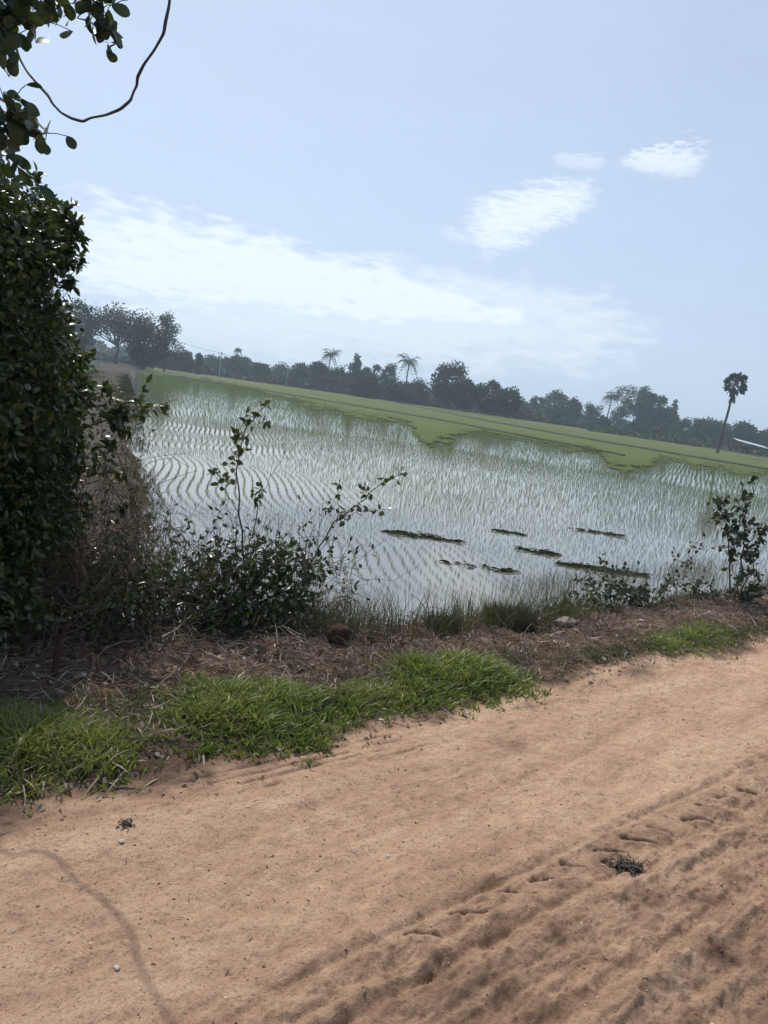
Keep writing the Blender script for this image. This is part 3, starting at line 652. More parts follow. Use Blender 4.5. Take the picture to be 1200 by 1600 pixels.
def ell_leaves(g, c, r, n, L, up=.8, w=.6, shell=.5, tone=None):
    v = unit(RNG.normal(size=(n, 3))) * (RNG.random((n, 1)) ** shell) * r * np.array([1, 1, 1.0]); v += RNG.normal(0, .06 * r, v.shape)
    # leaves gather on twiglets: jitter in groups
    grp = RNG.normal(0, .3 * r, (n // 9, 3)); v[:len(grp) * 9] += np.repeat(grp, 9, 0) * .35
    out = unit(v) * .7 + rdir(n) * .7 + np.array([0, 0, -.2]); Lr = L * RNG.uniform(.45, 1.3, n); leaves(g, c + v, out, rdir(n, up), Lr, Lr * w * RNG.uniform(.7, 1.15, n), rnd=None if tone is None else np.clip(RNG.normal(tone, .2, n), 0, 1))

# 1 the big dark bush at the left
root = empty('roadside_bush', 'tall dense dark green bush filling the left border beside the road', 'bush')
lg, tg = G(), G()
BL = [(38, 345, 4.5, .22), (0, 350, 4.3, .28), (80, 355, 4.6, .12), (100, 340, 4.6, .10), (112, 375, 4.6, .10), (106, 405, 4.6, .10), (76, 395, 4.6, .13), (42, 430, 4.5, .22), (84, 428, 4.6, .07), (10, 480, 4.3, .36), (50, 485, 4.45, .1), (10, 560, 4.3, .36), (62, 560, 4.4, .15), (30, 660, 4.25, .34),
      (125, 585, 4.5, .13), (105, 540, 4.5, .08), (132, 625, 4.5, .12), (105, 660, 4.4, .15), (10, 770, 4.2, .40), (75, 750, 4.3, .18), (125, 640, 4.5, .05), (95, 830, 4.3, .15), (20, 880, 4.45, .30), (90, 880, 4.5, .16), (10, 950, 4.5, .26), (110, 940, 4.6, .12),
      (-90, 400, 4.2, .5), (-90, 600, 4.1, .5), (-90, 800, 4.05, .5), (-80, 960, 3.95, .4), (-200, 500, 4.0, .6), (-200, 800, 3.9, .6)]
BL = [(x - (20 if x > 20 else 0) - (30 if 440 < y < 530 and x > 20 else 0), y, D, r) for (x, y, D, r) in BL]
for (x, y, D, r) in BL:
    c = W(x, y, D); L0 = .036 if x > 40 else .042
    ell_leaves(lg, c, r * .8, int(6500 * r ** 2 + 60), L0)
    for q in range(int(6 + 60 * r)):                      # leafy shoots that stand out of the mass
        d = rdir(1, .1)[0]; rr = r * RNG.uniform(.22, .42)
        ell_leaves(lg, c + d * r * RNG.uniform(.6, .92), rr, int(3000 * rr * rr * 2.0 + 26), L0 * RNG.uniform(.75, 1.25), tone=RNG.uniform(.1, .95), shell=.7)
basep = sp(1.45, 4.0)[0]
for (x, y, D, r) in BL:
    c = W(x, y, D)
    for q in range(2):
        bb = sp(RNG.uniform(.9, 1.9), RNG.uniform(3.85, 4.3))[0]; tube(tg, curve_pts(bb, c + rdir(1)[0] * r * .5 - np.array([.08, 0, 0]), 14, .004, np.array([-.12, 0, 0]) + rdir(1)[0] * .06), np.linspace(.013, .003, 14), 5)
# outward sprigs that break the outline
for (a, b) in (((60, 300), (52, 272)), ((95, 335), (122, 318)), ((100, 350), (128, 345)), ((100, 400), (140, 411)), ((85, 440), (120, 445)), ((60, 480), (100, 474)), ((100, 560), (140, 560)),
               ((120, 640), (265, 634)), ((130, 650), (210, 640)), ((130, 620), (190, 600)), ((150, 700), (200, 690)), ((150, 740), (205, 730)), ((170, 800), (215, 790)), ((110, 380), (130, 372)), ((140, 665), (235, 650))):
    A_ = W(a[0], a[1], 4.45); B_ = W(b[0], b[1], 4.45); L_ = np.linalg.norm(B_ - A_)
    grow(tg, lg, A_, B_, .0045, 1, .062, 8, .06, .5, .2, .55, max(2, int(L_ / .07)))
lg.build('foliage', SH_LEAF, root); tg.build('stems', TWIG, root); place(root, tuple(basep))

# 2 thorny tangle of bare twigs beside it
root = empty('bramble', 'tangle of bare arching brown twigs with few leaves right of the dark bush', 'bramble')
lg, tg = G(), G()
for i in range(260):
    s0 = RNG.uniform(1.0, 2.15); a = sp(s0, RNG.uniform(3.7, 4.3))[0]; px, py = RNG.uniform(0, 245) if i % 3 else RNG.uniform(140, 245), RNG.uniform(690, 985)
    if px < 100: py = max(py, 850)
    if px > 205: py = max(py, 800)
    b = W(px, py, RNG.uniform(4.2, 4.9))
    L_ = np.linalg.norm(b - a); bend = np.array([RNG.normal(0, .15), RNG.normal(0, .1), RNG.uniform(0, .35)]) * L_
    grow(tg, lg, a, b, RNG.uniform(.002, .005), 1, .042, 3 if i % 3 == 0 else 0, .25, .6, .2, .5, 4)
ell_leaves(lg, W(190, 890, 4.35), .2, 240, .045); ell_leaves(lg, W(175, 955, 4.2), .2, 260, .045); ell_leaves(lg, W(175, 640, 4.5), .1, 110, .04); ell_leaves(lg, W(145, 700, 4.4), .12, 120, .04); ell_leaves(lg, W(225, 930, 4.4), .14, 200, .04)
lg.build('foliage', SH_LEAF, root); tg.build('stems', TWIG, root); place(root, tuple(sp(1.75, 4.0)[0]))

# 3 shrub in the middle with tall sprigs over the water
root = empty('shrub', 'leafy dark shrub with two tall sprigs reaching over the water', 'shrub')
lg, tg = G(), G()
ML = [(255, 905, 4.6, .15), (250, 960, 4.5, .16), (300, 930, 4.6, .20), (340, 885, 4.7, .13), (350, 960, 4.5, .20), (400, 880, 4.7, .16), (400, 940, 4.6, .22), (375, 985, 4.45, .13), (450, 880, 4.7, .14), (455, 935, 4.7, .15), (490, 890, 4.8, .10), (430, 985, 4.5, .11), (300, 985, 4.4, .1)]
for (x, y, D, r) in ML: ell_leaves(lg, W(x, y, D), r, int(6500 * r * r + 50), .05, shell=.6)
mb = sp(2.35, 3.85)[0]
for i in range(120):
    a = sp(RNG.uniform(1.95, 2.85), RNG.uniform(3.65, 4.0))[0]; px = RNG.uniform(235, 560); py = RNG.uniform(800, 970) 
    if px > 510: py = max(py, 870)
    b = W(px, py, RNG.uniform(4.5, 5.1)); grow(tg, lg, a, b, RNG.uniform(.002, .0045), 1, .042, 3 if i % 3 else 1, .22, .6, .3, .5, 4)
# sprig one
def sprig(path, r, leafspots, D, L, side=True):
    P = np.array([W(x, y, D + .04 * i) for i, (x, y) in enumerate(path)]); t = np.linspace(0, 1, 24) * (len(P) - 1)
    pts = np.stack([np.interp(t, np.arange(len(P)), P[:, k]) for k in range(3)], 1); pts[1:-1] += RNG.normal(0, .006, (22, 3)); tube(tg, pts, np.linspace(r, r * .35, 24), 5)
    for (x, y, sc_, n_) in leafspots:
        c = W(x, y, D + .08); v = RNG.normal(0, .028 * sc_, (n_, 3)); [tube(tg, [c, c + q], .0012, 3) for q in v]; leaves(lg, c + v, rdir(n_, -.1), rdir(n_, .8), L * RNG.uniform(.6, 1.1, n_), L * .6 * RNG.uniform(.7, 1.1, n_))
sprig([(380, 960), (382, 880), (374, 790), (370, 740), (376, 690), (390, 660), (415, 635)], .007, [(415, 633, .5, 4), (405, 662, .8, 9), (388, 655, .7, 8), (380, 680, .8, 9), (385, 700, .7, 6), (372, 715, .6, 7), (366, 722, .6, 5), (335, 738, .9, 8), (352, 748, 1, 9), (360, 755, .6, 5), (366, 620 + 60, .5, 4)], 4.7, .062)
sprig([(372, 800), (355, 770), (332, 738)], .0035, [], 4.7, .05)
sprig([(384, 880), (395, 830), (405, 790), (412, 765), (445, 705)], .004, [(405, 770, .8, 10), (398, 785, .6, 6), (408, 760, .5, 5), (443, 706, .3, 2), (400, 812, .4, 3)], 4.75, .055)
sprig([(460, 930), (490, 870), (525, 815), (560, 785), (595, 755), (627, 742)], .0065, [(625, 740, .5, 5), (612, 748, .5, 4), (596, 752, .4, 4), (570, 765, .5, 6), (575, 772, .5, 4), (530, 758, .4, 5), (528, 772, .3, 3), (560, 795, .6, 6), (590, 798, .4, 4), (600, 796, .3, 2), (575, 800, .4, 3), (540, 800, .8, 9), (515, 800, .8, 8)], 4.9, .058)
sprig([(525, 815), (530, 790), (530, 758)], .003, [], 4.9, .05); sprig([(525, 815), (560, 798), (600, 796)], .003, [], 4.9, .05)
for q in range(26):
    sx = RNG.uniform(250, 560); grow(tg, lg, W(sx, 900, 4.7), W(sx + RNG.uniform(-30, 60), RNG.uniform(770, 850), 4.8), .0025, 1, .04, 1, .2, .5, .3, .5, 3)
lg.build('foliage', SH_LEAF, root); tg.build('stems', BARK, root); place(root, tuple(mb))

# 4 sapling at the right
root = empty('sapling', 'slender dusty-leaved sapling standing on the bank at the right border', 'sapling')
lg, tg = G(), G(); D = 8.2
b = sp(7.5, 3.0)[0]
def sprig2(path, r, D, nleaf, L, kids=7):
    P = np.array([W(x, y, D) for (x, y) in path]); t = np.linspace(0, 1, 20) * (len(P) - 1)
    pts = np.stack([np.interp(t, np.arange(len(P)), P[:, k]) for k in range(3)], 1); pts[1:-1] += RNG.normal(0, .008, (18, 3)); tube(tg, pts, np.linspace(r, r * .4, 20), 5)
    for i in range(kids):
        q = pts[RNG.integers(5, 20)]; d = unit(unit(P[-1] - P[0]) * .4 + rdir(1, .2)[0] * .9); grow(tg, lg, q, q + d * RNG.uniform(.08, .24), r * .4, 0, L, nleaf, .1, .5, .2, .6)
sprig2([(1142, 945), (1140, 890), (1138, 840), (1128, 800), (1118, 785)], .010, D, 8, .068, 14)
sprig2([(1145, 945), (1160, 870), (1165, 800), (1178, 765)], .009, D, 8, .068, 14)
sprig2([(1146, 945), (1175, 890), (1185, 850), (1195, 830)], .007, D, 8, .068, 10)
sprig2([(1142, 900), (1148, 850), (1150, 815)], .006, D, 7, .068, 10)
sprig2([(1160, 870), (1190, 820), (1215, 790)], .006, D, 7, .068, 9)
for (x, y, r, n_) in ((1140, 820, .16, 60), (1150, 860, .14, 45), (1170, 880, .14, 40), (1116, 792, .06, 12)): ell_leaves(lg, W(x, y, D), r, n_ // 2, .07)
lg.build('foliage', SAP_LEAF, root); tg.build('stems', BARK, root); place(root, tuple(b))

# 5 separate weeds along the bank
def weed(px, pytop, s, t, D, label, n=8, L=.05, leafn=7, width=30, mat=SAP_LEAF):
    global tg, lg
    root = empty('weed', label, 'weed', 'leafy weeds on the bank by the water'); lg, tg = G(), G(); b = sp(s, t)[0]
    for i in range(n):
        a = b + np.array([RNG.normal(0, .05), RNG.normal(0, .05), -.02]); tip = W(px + RNG.uniform(-width, width), pytop + RNG.uniform(0, 40), D); grow(tg, lg, a, tip, .003, 1, L, leafn, .12, .5, .3, .55, 4)
    lg.build('foliage', mat, root); tg.build('stems', TWIG, root); place(root, tuple(b))
def spx(px, py, dz=-.0):
    p = at(px, py, 0); return st(p)
s_, t_ = spx(1075, 965); weed(1080, 850, s_, t_ + .25, 7.6, 'thin upright weed left of the sapling', 7, .05, 4, 22)
s_, t_ = spx(1010, 970); weed(1010, 890, s_, t_ + .2, 7.1, 'bushy low weed midway between boulder and sapling', 12, .05, 8, 34)
s_, t_ = spx(950, 975); weed(950, 885, s_, t_ + .2, 6.8, 'dark leafy weed above and right of the flat rock', 10, .05, 8, 26)
s_, t_ = spx(905, 980); weed(905, 920, s_, t_ + .2, 6.4, 'short weed directly behind the flat rock', 8, .045, 7, 26)
s_, t_ = spx(1110, 955); weed(1115, 900, s_, t_ + .2, 7.9, 'low weed at the foot of the sapling', 8, .05, 8, 22)
s_, t_ = spx(1180, 950); weed(1185, 900, s_, t_ + .2, 8.3, 'low weed right of the sapling at the right border', 8, .05, 8, 26)
s_, t_ = spx(540, 1000); weed(528, 900, s_, t_ + .25, 5.0, 'sparse reddish weed standing behind the round clod', 9, .035, 4, 26, DRYG)

# ------------------------------------------------------------------ overhanging tree and its vine
root = empty('roadside_tree', 'tree with large round leaves overhanging the top left corner', 'tree')
lg, tg = G(), G()
tb = sp(-1.3, 4.4)[0]
trunk_top = W(-420, -120, 3.9); tube(tg, curve_pts(tb, trunk_top, 14, .01), np.linspace(.13, .09, 14), 9)
def limb(path, D0, D1, r):
    D1 = D1 * .84 if D1 < 3.5 else D1
    P = np.array([W(x, y, D0 + (D1 - D0) * i / (len(path) - 1)) for i, (x, y) in enumerate(path)]); t = np.linspace(0, 1, 26) * (len(P) - 1)
    pts = np.stack([np.interp(t, np.arange(len(P)), P[:, k]) for k in range(3)], 1); pts[1:-1] += RNG.normal(0, .008, (24, 3)); tube(tg, pts, np.linspace(r, r * .3, 26), 6); return pts
def cluster(x, y, D, n_, L=.085, sp_=.05):
    k_ = .84 if D < 3.5 else 1; D *= k_; L *= k_ * .95; sp_ *= k_; n_ = max(1, int(n_ * .8))
    c = W(x, y, D); v = RNG.normal(0, sp_, (n_, 3)); [tube(tg, [c, c + q * .6 + [0, 0, .004], c + q], .0016, 3) for q in (v if n_ < 14 else v[:6])]; round_leaves(lg, c + v, unit(rdir(n_) + np.array([.3, 0, -.5])), rdir(n_, .3) + np.array([0, -.6, 0]), L * RNG.uniform(.65, 1.1, n_), L * .6 * RNG.uniform(.8, 1.1, n_))
limb([(-420, -120), (-200, -60), (-60, -30), (60, -40), (130, -10), (160, 30), (188, 72)], 3.9, 3.3, .03)
for (x, y, n_) in ((188, 66, 4), (180, 60, 2), (172, 45, 5), (160, 30, 9), (150, 18, 8), (162, 12, 6), (140, 5, 8), (120, 28, 5), (112, 30, 3), (100, 8, 6), (85, 0, 5), (130, -12, 12), (60, -10, 12), (165, -8, 8), (175, 8, 4)): cluster(x, y, 3.3, n_, .075, .032)
limb([(-420, -120), (-250, -40), (-100, 10), (0, 20), (55, 40)], 3.9, 3.4, .028)
for (x, y, n_) in ((10, 5, 26), (30, 10, 18), (5, 35, 18), (40, 30, 10), (55, 28, 6), (25, 55, 5), (-20, 20, 30), (60, 35, 3), (20, -20, 24), (5, 70, 6), (12, 78, 3)): cluster(x, y, 3.4, n_, .075, .045)
limb([(-420, -120), (-260, 60), (-120, 120), (-30, 150), (20, 190), (60, 210)], 3.9, 3.3, .026)
for (x, y, n_) in ((14, 120, 4), (5, 145, 6), (25, 150, 4), (10, 165, 8), (30, 190, 8), (45, 200, 6), (62, 208, 4), (52, 218, 2), (15, 200, 16), (5, 225, 8), (20, 235, 4), (-15, 180, 26), (-20, 240, 26), (30, 262, 2)): cluster(x, y, 3.3, n_, .078, .038)
limb([(-420, -120), (-260, -300), (-60, -420), (150, -330), (300, -180), (290, -60)], 3.9, 3.3, .03)
for q in range(16): cluster(RNG.uniform(-100, 330), RNG.uniform(-430, -190), 3.0, 8, .075, .09)
for q in range(22): cluster(RNG.uniform(-480, -120), RNG.uniform(-250, 250), RNG.uniform(2.9, 3.6), 18, .08, .13)
lg.build('foliage', BIG_LEAF, root); tg.build('trunk', BARK, root); place(root, tuple(tb))
VP = [(12, 40), (20, 58), (30, 90), (42, 112), (60, 133), (76, 150), (82, 162), (95, 176), (112, 185), (130, 190), (142, 184), (165, 180), (188, 171), (204, 157), (208, 145), (214, 133), (215, 120), (225, 100), (240, 80), (256, 52), (259, 32), (265, 5), (266, -30), (272, -90), (290, -180)]
P = np.array([W(x, y, 4.3 - 1.0 * min(1, i / 21) - .12 * max(0, i - 21) + .04 * math.sin(i * .9)) for i, (x, y) in enumerate(VP)])
t = np.linspace(0, len(P) - 1, 160); pts = np.stack([np.interp(t, np.arange(len(P)), P[:, k]) for k in range(3)], 1)
for _ in range(2): pts[1:-1] = (pts[:-2] + pts[2:] + 2 * pts[1:-1]) / 4
g = G(); tube(g, pts, .0058 + .0009 * np.sin(np.linspace(0, 40, 160)), 7)
tag(g.build('hanging_vine', VINE), 'thin grey vine hanging in a deep loop against the sky', 'vine')

# ------------------------------------------------------------------ verge vegetation
def scatter_poly(poly, n):
    poly = np.array(poly); lo, hi = poly.min(0), poly.max(0); q = RNG.uniform(lo, hi, (n * 3, 2)); ins = np.zeros(len(q), bool); j = len(poly) - 1
    for i in range(len(poly)):
        c = ((poly[i, 1] > q[:, 1]) != (poly[j, 1] > q[:, 1])) & (q[:, 0] < (poly[j, 0] - poly[i, 0]) * (q[:, 1] - poly[i, 1]) / (poly[j, 1] - poly[i, 1] + 1e-12) + poly[i, 0]); ins ^= c; j = i
    return q[ins][:n]
def polydist(q, poly):
    poly = np.array(poly); d = np.full(len(q), 9.)
    for i in range(len(poly)):
        a = poly[i - 1]; b = poly[i]; ab = b - a; t = np.clip(((q - a) @ ab) / (ab @ ab), 0, 1); d = np.minimum(d, np.hypot(*(q - a - ab * t[:, None]).T))
    return d
def patch(pxpoly, n, hgt, mat, name, label, wid=.006, lean=(.3, 1.1), fray=.22, tuft=12, hz_=0.0):
    poly = [st(at(x, y, hz_)) for x, y in pxpoly]; c = scatter_poly(poly, n // tuft)
    d = polydist(c, poly); keep = RNG.random(len(c)) < (.35 + .65 * sst(0, fray, d + .10 * fbm(c[:, 0] * 6, c[:, 1] * 6, 3, 111))); c = c[keep]; d = d[keep]
    hh = hgt * (.45 + .55 * sst(0, fray * 1.2, d)) * (1 + .5 * fbm(c[:, 0] * 3, c[:, 1] * 3, 3, 112))
    pl = np.array(poly); ee = RNG.integers(0, len(pl), int(len(c) * .22)); uu = RNG.random((len(ee), 1)); q = pl[ee - 1] * uu + pl[ee] * (1 - uu) + RNG.normal(0, .055, (len(ee), 2))
    c = np.concatenate([c, q]); hh = np.concatenate([hh, hgt * RNG.uniform(.15, .45, len(q))])
    P = sp(c[:, 0], c[:, 1], -.01); P = np.repeat(P, tuft, 0); P[:, :2] += RNG.normal(0, .018, (len(P), 2)); k = len(P)
    tone = np.repeat(np.clip(RNG.normal(.45, .16, len(c)), 0, 1), tuft) + RNG.normal(0, .14, k)
    tone[RNG.random(k) < .03] = 1
    g = G(); blades(g, P, RNG.random(k) * 6.283, np.repeat(hh, tuft) * RNG.uniform(.45, 1.15, k), RNG.uniform(lean[0], lean[1], k), wid * RNG.uniform(.6, 1.3, k), 4, np.clip(tone, 0, 1))
    return tag(g.build(name, mat), label, 'grass', kind='stuff')
patch([(-60, 1140), (0, 1115), (100, 1120), (170, 1140), (215, 1185), (225, 1215), (150, 1240), (80, 1245), (0, 1255), (-80, 1260)], 6500, .105, GREEN, 'grass', 'green grass patch at the left border of the road', .0085)
patch([(245, 1110), (300, 1080), (400, 1075), (480, 1085), (520, 1100), (525, 1150), (500, 1170), (440, 1185), (340, 1185), (270, 1170), (240, 1145)], 7500, .125, GREEN, 'grass', 'lush bright grass patch in the middle of the verge', .011)
patch([(500, 1085), (560, 1065), (620, 1070), (640, 1110), (600, 1130), (530, 1145), (505, 1120)], 4500, .09, GREEN, 'grass', 'lower grass bridging the two lush patches', .008)
patch([(600, 1040), (680, 1025), (780, 1040), (830, 1060), (830, 1085), (780, 1100), (700, 1110), (620, 1115), (590, 1080)], 7500, .12, GREEN, 'grass', 'tall lush grass patch right of the verge middle', .010)
patch([(1010, 1000), (1060, 985), (1140, 985), (1150, 1000), (1120, 1020), (1050, 1028), (1010, 1015)], 7000, .10, GREEN, 'grass', 'small green grass patch at the right below the sapling', .006)
patch([(840, 1030), (950, 1005), (1020, 995), (1200, 965), (1300, 950), (1300, 990), (1160, 1010), (1000, 1035), (900, 1055), (840, 1060)], 24000, .055, LOWG, 'grass', 'short dull grass along the right-hand verge', .005, tuft=6)
patch([(60, 1095), (240, 1080), (300, 1110), (240, 1190), (230, 1220), (140, 1160), (60, 1120)], 5000, .05, LOWG, 'grass', 'thin short grass between the two left patches', .005, tuft=5)
patch([(420, 1050), (600, 1030), (660, 1020), (880, 1000), (860, 1060), (600, 1090), (440, 1090)], 5000, .05, LOWG, 'grass', 'thin short grass behind the lush patches', .005, tuft=5)
# bank grass in front of the water
def bankgrass():
    g = G(); n = 21000; s = RNG.uniform(2.7, 14, n); c = crest_t(s); t = c + RNG.normal(.15, .22, n); t = np.clip(t, c - .25, c + .9)
    dn = fbm(s * 1.6, t * 1.6, 3, 121) + .18 - .05 * (s > 5); k = RNG.random(n) < np.clip(.15 + 1.6 * dn, .05, 1); s, t = s[k], t[k]; m = len(s)
    blades(g, sp(s, t, -.02), RNG.random(m) * 6.283, (.10 + .16 * RNG.random(m) ** 1.5) * np.where((s > 2.9) & (s < 5.4), 1.35, 1) * (1 + .6 * fbm(s * 2, t * 0, 3, 122)) * np.where(s > 6.5, .6, 1), RNG.uniform(.1, .7, m), .0045 * RNG.uniform(.6, 1.4, m), 3, np.clip(RNG.normal(.5, .25, m), 0, 1))
    # sparse rushes in the shallow edge
    n = 6000; s = RNG.uniform(2.0, 16, n); t = RNG.uniform(5.0, 6.8, n); p = np.stack([s * RD[0] + t * RN[0], s * RD[1] + t * RN[1], np.full(n, -1.05)], -1)
    keep = RNG.random(n) < np.clip(.35 + 2.2 * fbm(s * .9, t * 1.4, 3, 123), 0, 1); p = p[keep]; m = len(p)
    blades(g, p, RNG.random(m) * 6.283, RNG.uniform(.2, .42, m), RNG.uniform(.05, .5, m), .005 * np.ones(m), 2, np.clip(RNG.normal(.5, .25, m), 0, 1))
    tag(g.build('bank_grass', REED), 'straggly olive grass fringing the water along the bank', 'grass', kind='stuff')
bankgrass()
def dikegrass():
    g = G(); n = 60000; v = RNG.random(n) ** 1.6 * 90 - 3; u = RNG.uniform(-3.6, .45, n) - .012 * v; x = p0[0] + RU[0] * u + RV[0] * v; y = p0[1] + RU[1] * u + RV[1] * v
    k = RNG.random(n) < np.clip(.45 + 1.4 * fbm(x * .8, y * .8, 3, 131), .05, 1); x, y, v = x[k], y[k], v[k]; m = len(x)
    blades(g, np.stack([x, y, np.full(m, -.78)], 1), RNG.random(m) * 6.283, RNG.uniform(.1, .28, m), RNG.uniform(.3, 1.2, m), (.008 + .0004 * v) * np.ones(m), 2, np.clip(RNG.normal(.5, .25, m), 0, 1))
    tag(g.build('dike_grass', leaf_mat('dike grass', [(0, (.018, .016, .010)), (.7, (.036, .036, .016)), (1, (.08, .065, .035))], .8, .12, .1)), 'rough olive brown grass covering the dike path', 'grass', kind='stuff')
dikegrass()

# dead stalks and leaf litter on the verge
def litter():
    g = G(); n = 15000; s = RNG.uniform(-1.0, 9, n); c = crest_t(s); e = edge_t(s); t = e + (c - e + .25) * RNG.random(n) ** .8
    w_ = np.where(s < 3.4, 1, .45) * np.clip((t - e) / .5 + .1, 0, 1); k = RNG.random(n) < w_; s, t = s[k], t[k]; m = len(s)
    P = sp(s, t, .004 + .0 * s); az = RNG.random(m) * 6.283; L = RNG.uniform(.03, .20, m); D = np.stack([np.cos(az), np.sin(az), RNG.uniform(-.05, .45, m)], 1)
    Nn = rdir(m, 1.2); leaves(g, P, D, Nn, L, RNG.uniform(.003, .009, m), cup=.05, droop=.25)
    n = 3200; s = RNG.uniform(-1.5, 9, n); c = crest_t(s); e = edge_t(s); t = e - .05 + (c - e + .25) * RNG.random(n)
    k = RNG.random(n) < np.where(s < 3.4, 1, .5); s, t = s[k], t[k]; m = len(s); leaves(g, sp(s, t, .01), rdir(m, .1), rdir(m, 1.), RNG.uniform(.015, .045, m), RNG.uniform(.01, .025, m), cup=.25)
    tag(g.build('leaf_litter', DRYG), 'reddish brown dead stalks and leaves matted on the verge', 'litter', kind='stuff')
litter()
def twiglitter():
    g = G()
    for i in range(420):
        s = RNG.uniform(.4, 4.2); c = float(crest_t(s)); t = RNG.uniform(c - .75, c + .2); a = sp(s, t, .01)[0]; d = rdir(1, .25)[0]; d[2] = abs(d[2]) * .6; L = RNG.uniform(.08, .35)
        tube(g, curve_pts(a, a + d * L, 6, .03, rdir(1, .3)[0] * L * .2), np.linspace(.0028, .0012, 6) * RNG.uniform(.6, 1.4), 4)
    tag(g.build('twig_litter', TWIG), 'fallen thin brown twigs strewn under the bushes', 'twigs', kind='stuff')
twiglitter()

def branch(path, r, label, forks, mat=PALE_TWIG):
    g = G(); P = np.array([sp(*st(at(x, y, 0.03)), h_)[0] for (x, y, h_) in path]); t = np.linspace(0, len(P) - 1, 14); pts = np.stack([np.interp(t, np.arange(len(P)), P[:, k]) for k in range(3)], 1)
    tube(g, pts, np.linspace(r, r * .5, 14), 6)
    for (i, dx, dy, dz) in forks:
        a = pts[i]; tube(g, curve_pts(a, a + np.array([dx, dy, dz]), 6, .03), np.linspace(r * .6, r * .25, 6), 5)
    tag(g.build('fallen_branch', mat), label, 'branch', 'dead branches lying under the bushes')
branch([(250, 1010, .02), (275, 998, .05), (300, 985, .09), (340, 978, .10)], .007, 'pale forked dead branch lying left of the leafy shrub', [(5, .05, .02, .12), (8, .12, .03, .06), (10, .1, -.05, .02)])
branch([(120, 1008, .02), (170, 1000, .04), (240, 990, .06)], .005, 'straight pale dead branch lying below the dark bush', [(7, .08, .06, .08)])
branch([(410, 995, .03), (440, 1000, .05), (475, 1012, .02)], .005, 'short pale dead branch lying below the leafy shrub', [(6, .05, .05, .05)])
branch([(820, 985, .02), (850, 975, .04), (875, 968, .05)], .006, 'short dry branch lying left of the flat rock', [(5, .05, .02, .06)])

# dark tussock
def tussock(px, py, r, h, n, label):
    s, t = st(at(px, py, 0)); c = sp(s, t)[0]; g = G(); a = RNG.random(n) * 6.283; q = r * np.sqrt(RNG.random(n)); P = np.stack([c[0] + np.cos(a) * q, c[1] + np.sin(a) * q, np.full(n, c[2] - .02)], 1)
    blades(g, P, a + RNG.normal(0, .6, n), h * RNG.uniform(.5, 1.1, n), RNG.uniform(.05, .55, n), .004 * np.ones(n), 3)
    tag(g.build('grass_tussock', TUSS), label, 'tussock', 'dark dry tussocks on the crest of the bank')
tussock(795, 985, .17, .17, 1500, 'large dark brown grass tussock left of the flat rock')
tussock(690, 990, .13, .12, 600, 'smaller brown grass tussock left of the large dark one')

# stones, clod, post, debris
ROCK = simple('grey stone', (.16, .12, .09), (.33, .27, .21), 14, .9, .8, .02)
PALE = simple('pale stone', (.36, .30, .25), (.5, .44, .37), 30, .8, .3)
CLOD = simple('dark red earth', (.03, .014, .009), (.075, .036, .024), 14, .95, .9, .02)
def stone(name, px, py, size, squash, label, cat, mat, group=None, dz=0., seed=0, rot=0.):
    s, t = st(at(px, py, 0)); c = sp(s, t)[0]; u = np.linspace(0, math.pi, 15); v = np.linspace(0, 2 * math.pi, 22, endpoint=False); U, Vv = np.meshgrid(u, v, indexing='ij')
    d = np.stack([np.sin(U) * np.cos(Vv), np.sin(U) * np.sin(Vv), np.cos(U)], -1)
    rr = 1 + .38 * fbm(d[..., 0] * 1.3 + seed * 7, d[..., 1] * 1.3 + d[..., 2] * 1.7, 4, 140 + seed); rr[0] = rr[0].mean(); rr[-1] = rr[-1].mean()
    q = d * rr[..., None] * np.array(size); q[..., 2] *= squash; x = q[..., 0] * math.cos(rot) - q[..., 1] * math.sin(rot); y = q[..., 0] * math.sin(rot) + q[..., 1] * math.cos(rot); q[..., 0], q[..., 1] = x, y
    q += c + np.array([0, 0, dz]); k = 22; i = np.arange(14)[:, None] * k; j = np.arange(k)[None]; j2 = (j + 1) % k
    g = G(); g.add(q.reshape(-1, 3), np.stack([i + j, i + k + j, i + k + j2, i + j2], -1).reshape(-1, 4)); return tag(g.build(name, mat), label, cat, group)
stone('rock', 882, 988, (.11, .06, .05), .8, 'flat grey-brown rock lying on the crest of the bank', 'rock', ROCK, dz=.015, seed=1, rot=.6)
stone('clod', 527, 1018, (.068, .065, .075), 1.0, 'round dark reddish brown clod at the foot of the shrub', 'clod', CLOD, dz=.04, seed=2)
for i, (px, py, r, lab, gr) in enumerate(((190, 1316, .009, 'small white stone on the road below the left grass patch', None), (607, 1330, .008, 'tiny white stone near the middle of the road', None), (183, 1507, .007, 'tiny pale stone on the road near the lower left', None),
        (720 - 125, 1127, .012, 'pale pebble at the grass edge between the lush patches', None), (125, 1073, .022, 'pale flat stone in the litter right of the short post', None), (1000, 1011 - 30, .02, 'pale stone on the bare bank left of the sapling', None), (435, 1175, .012, 'white pebble at the lower edge of the lush middle grass', None))):
    stone('stone', px, py, (r * 1.2, r, r * .7), .8, lab, 'stone', PALE, 'pale stones by the road', dz=r * .3, seed=5 + i, rot=i)
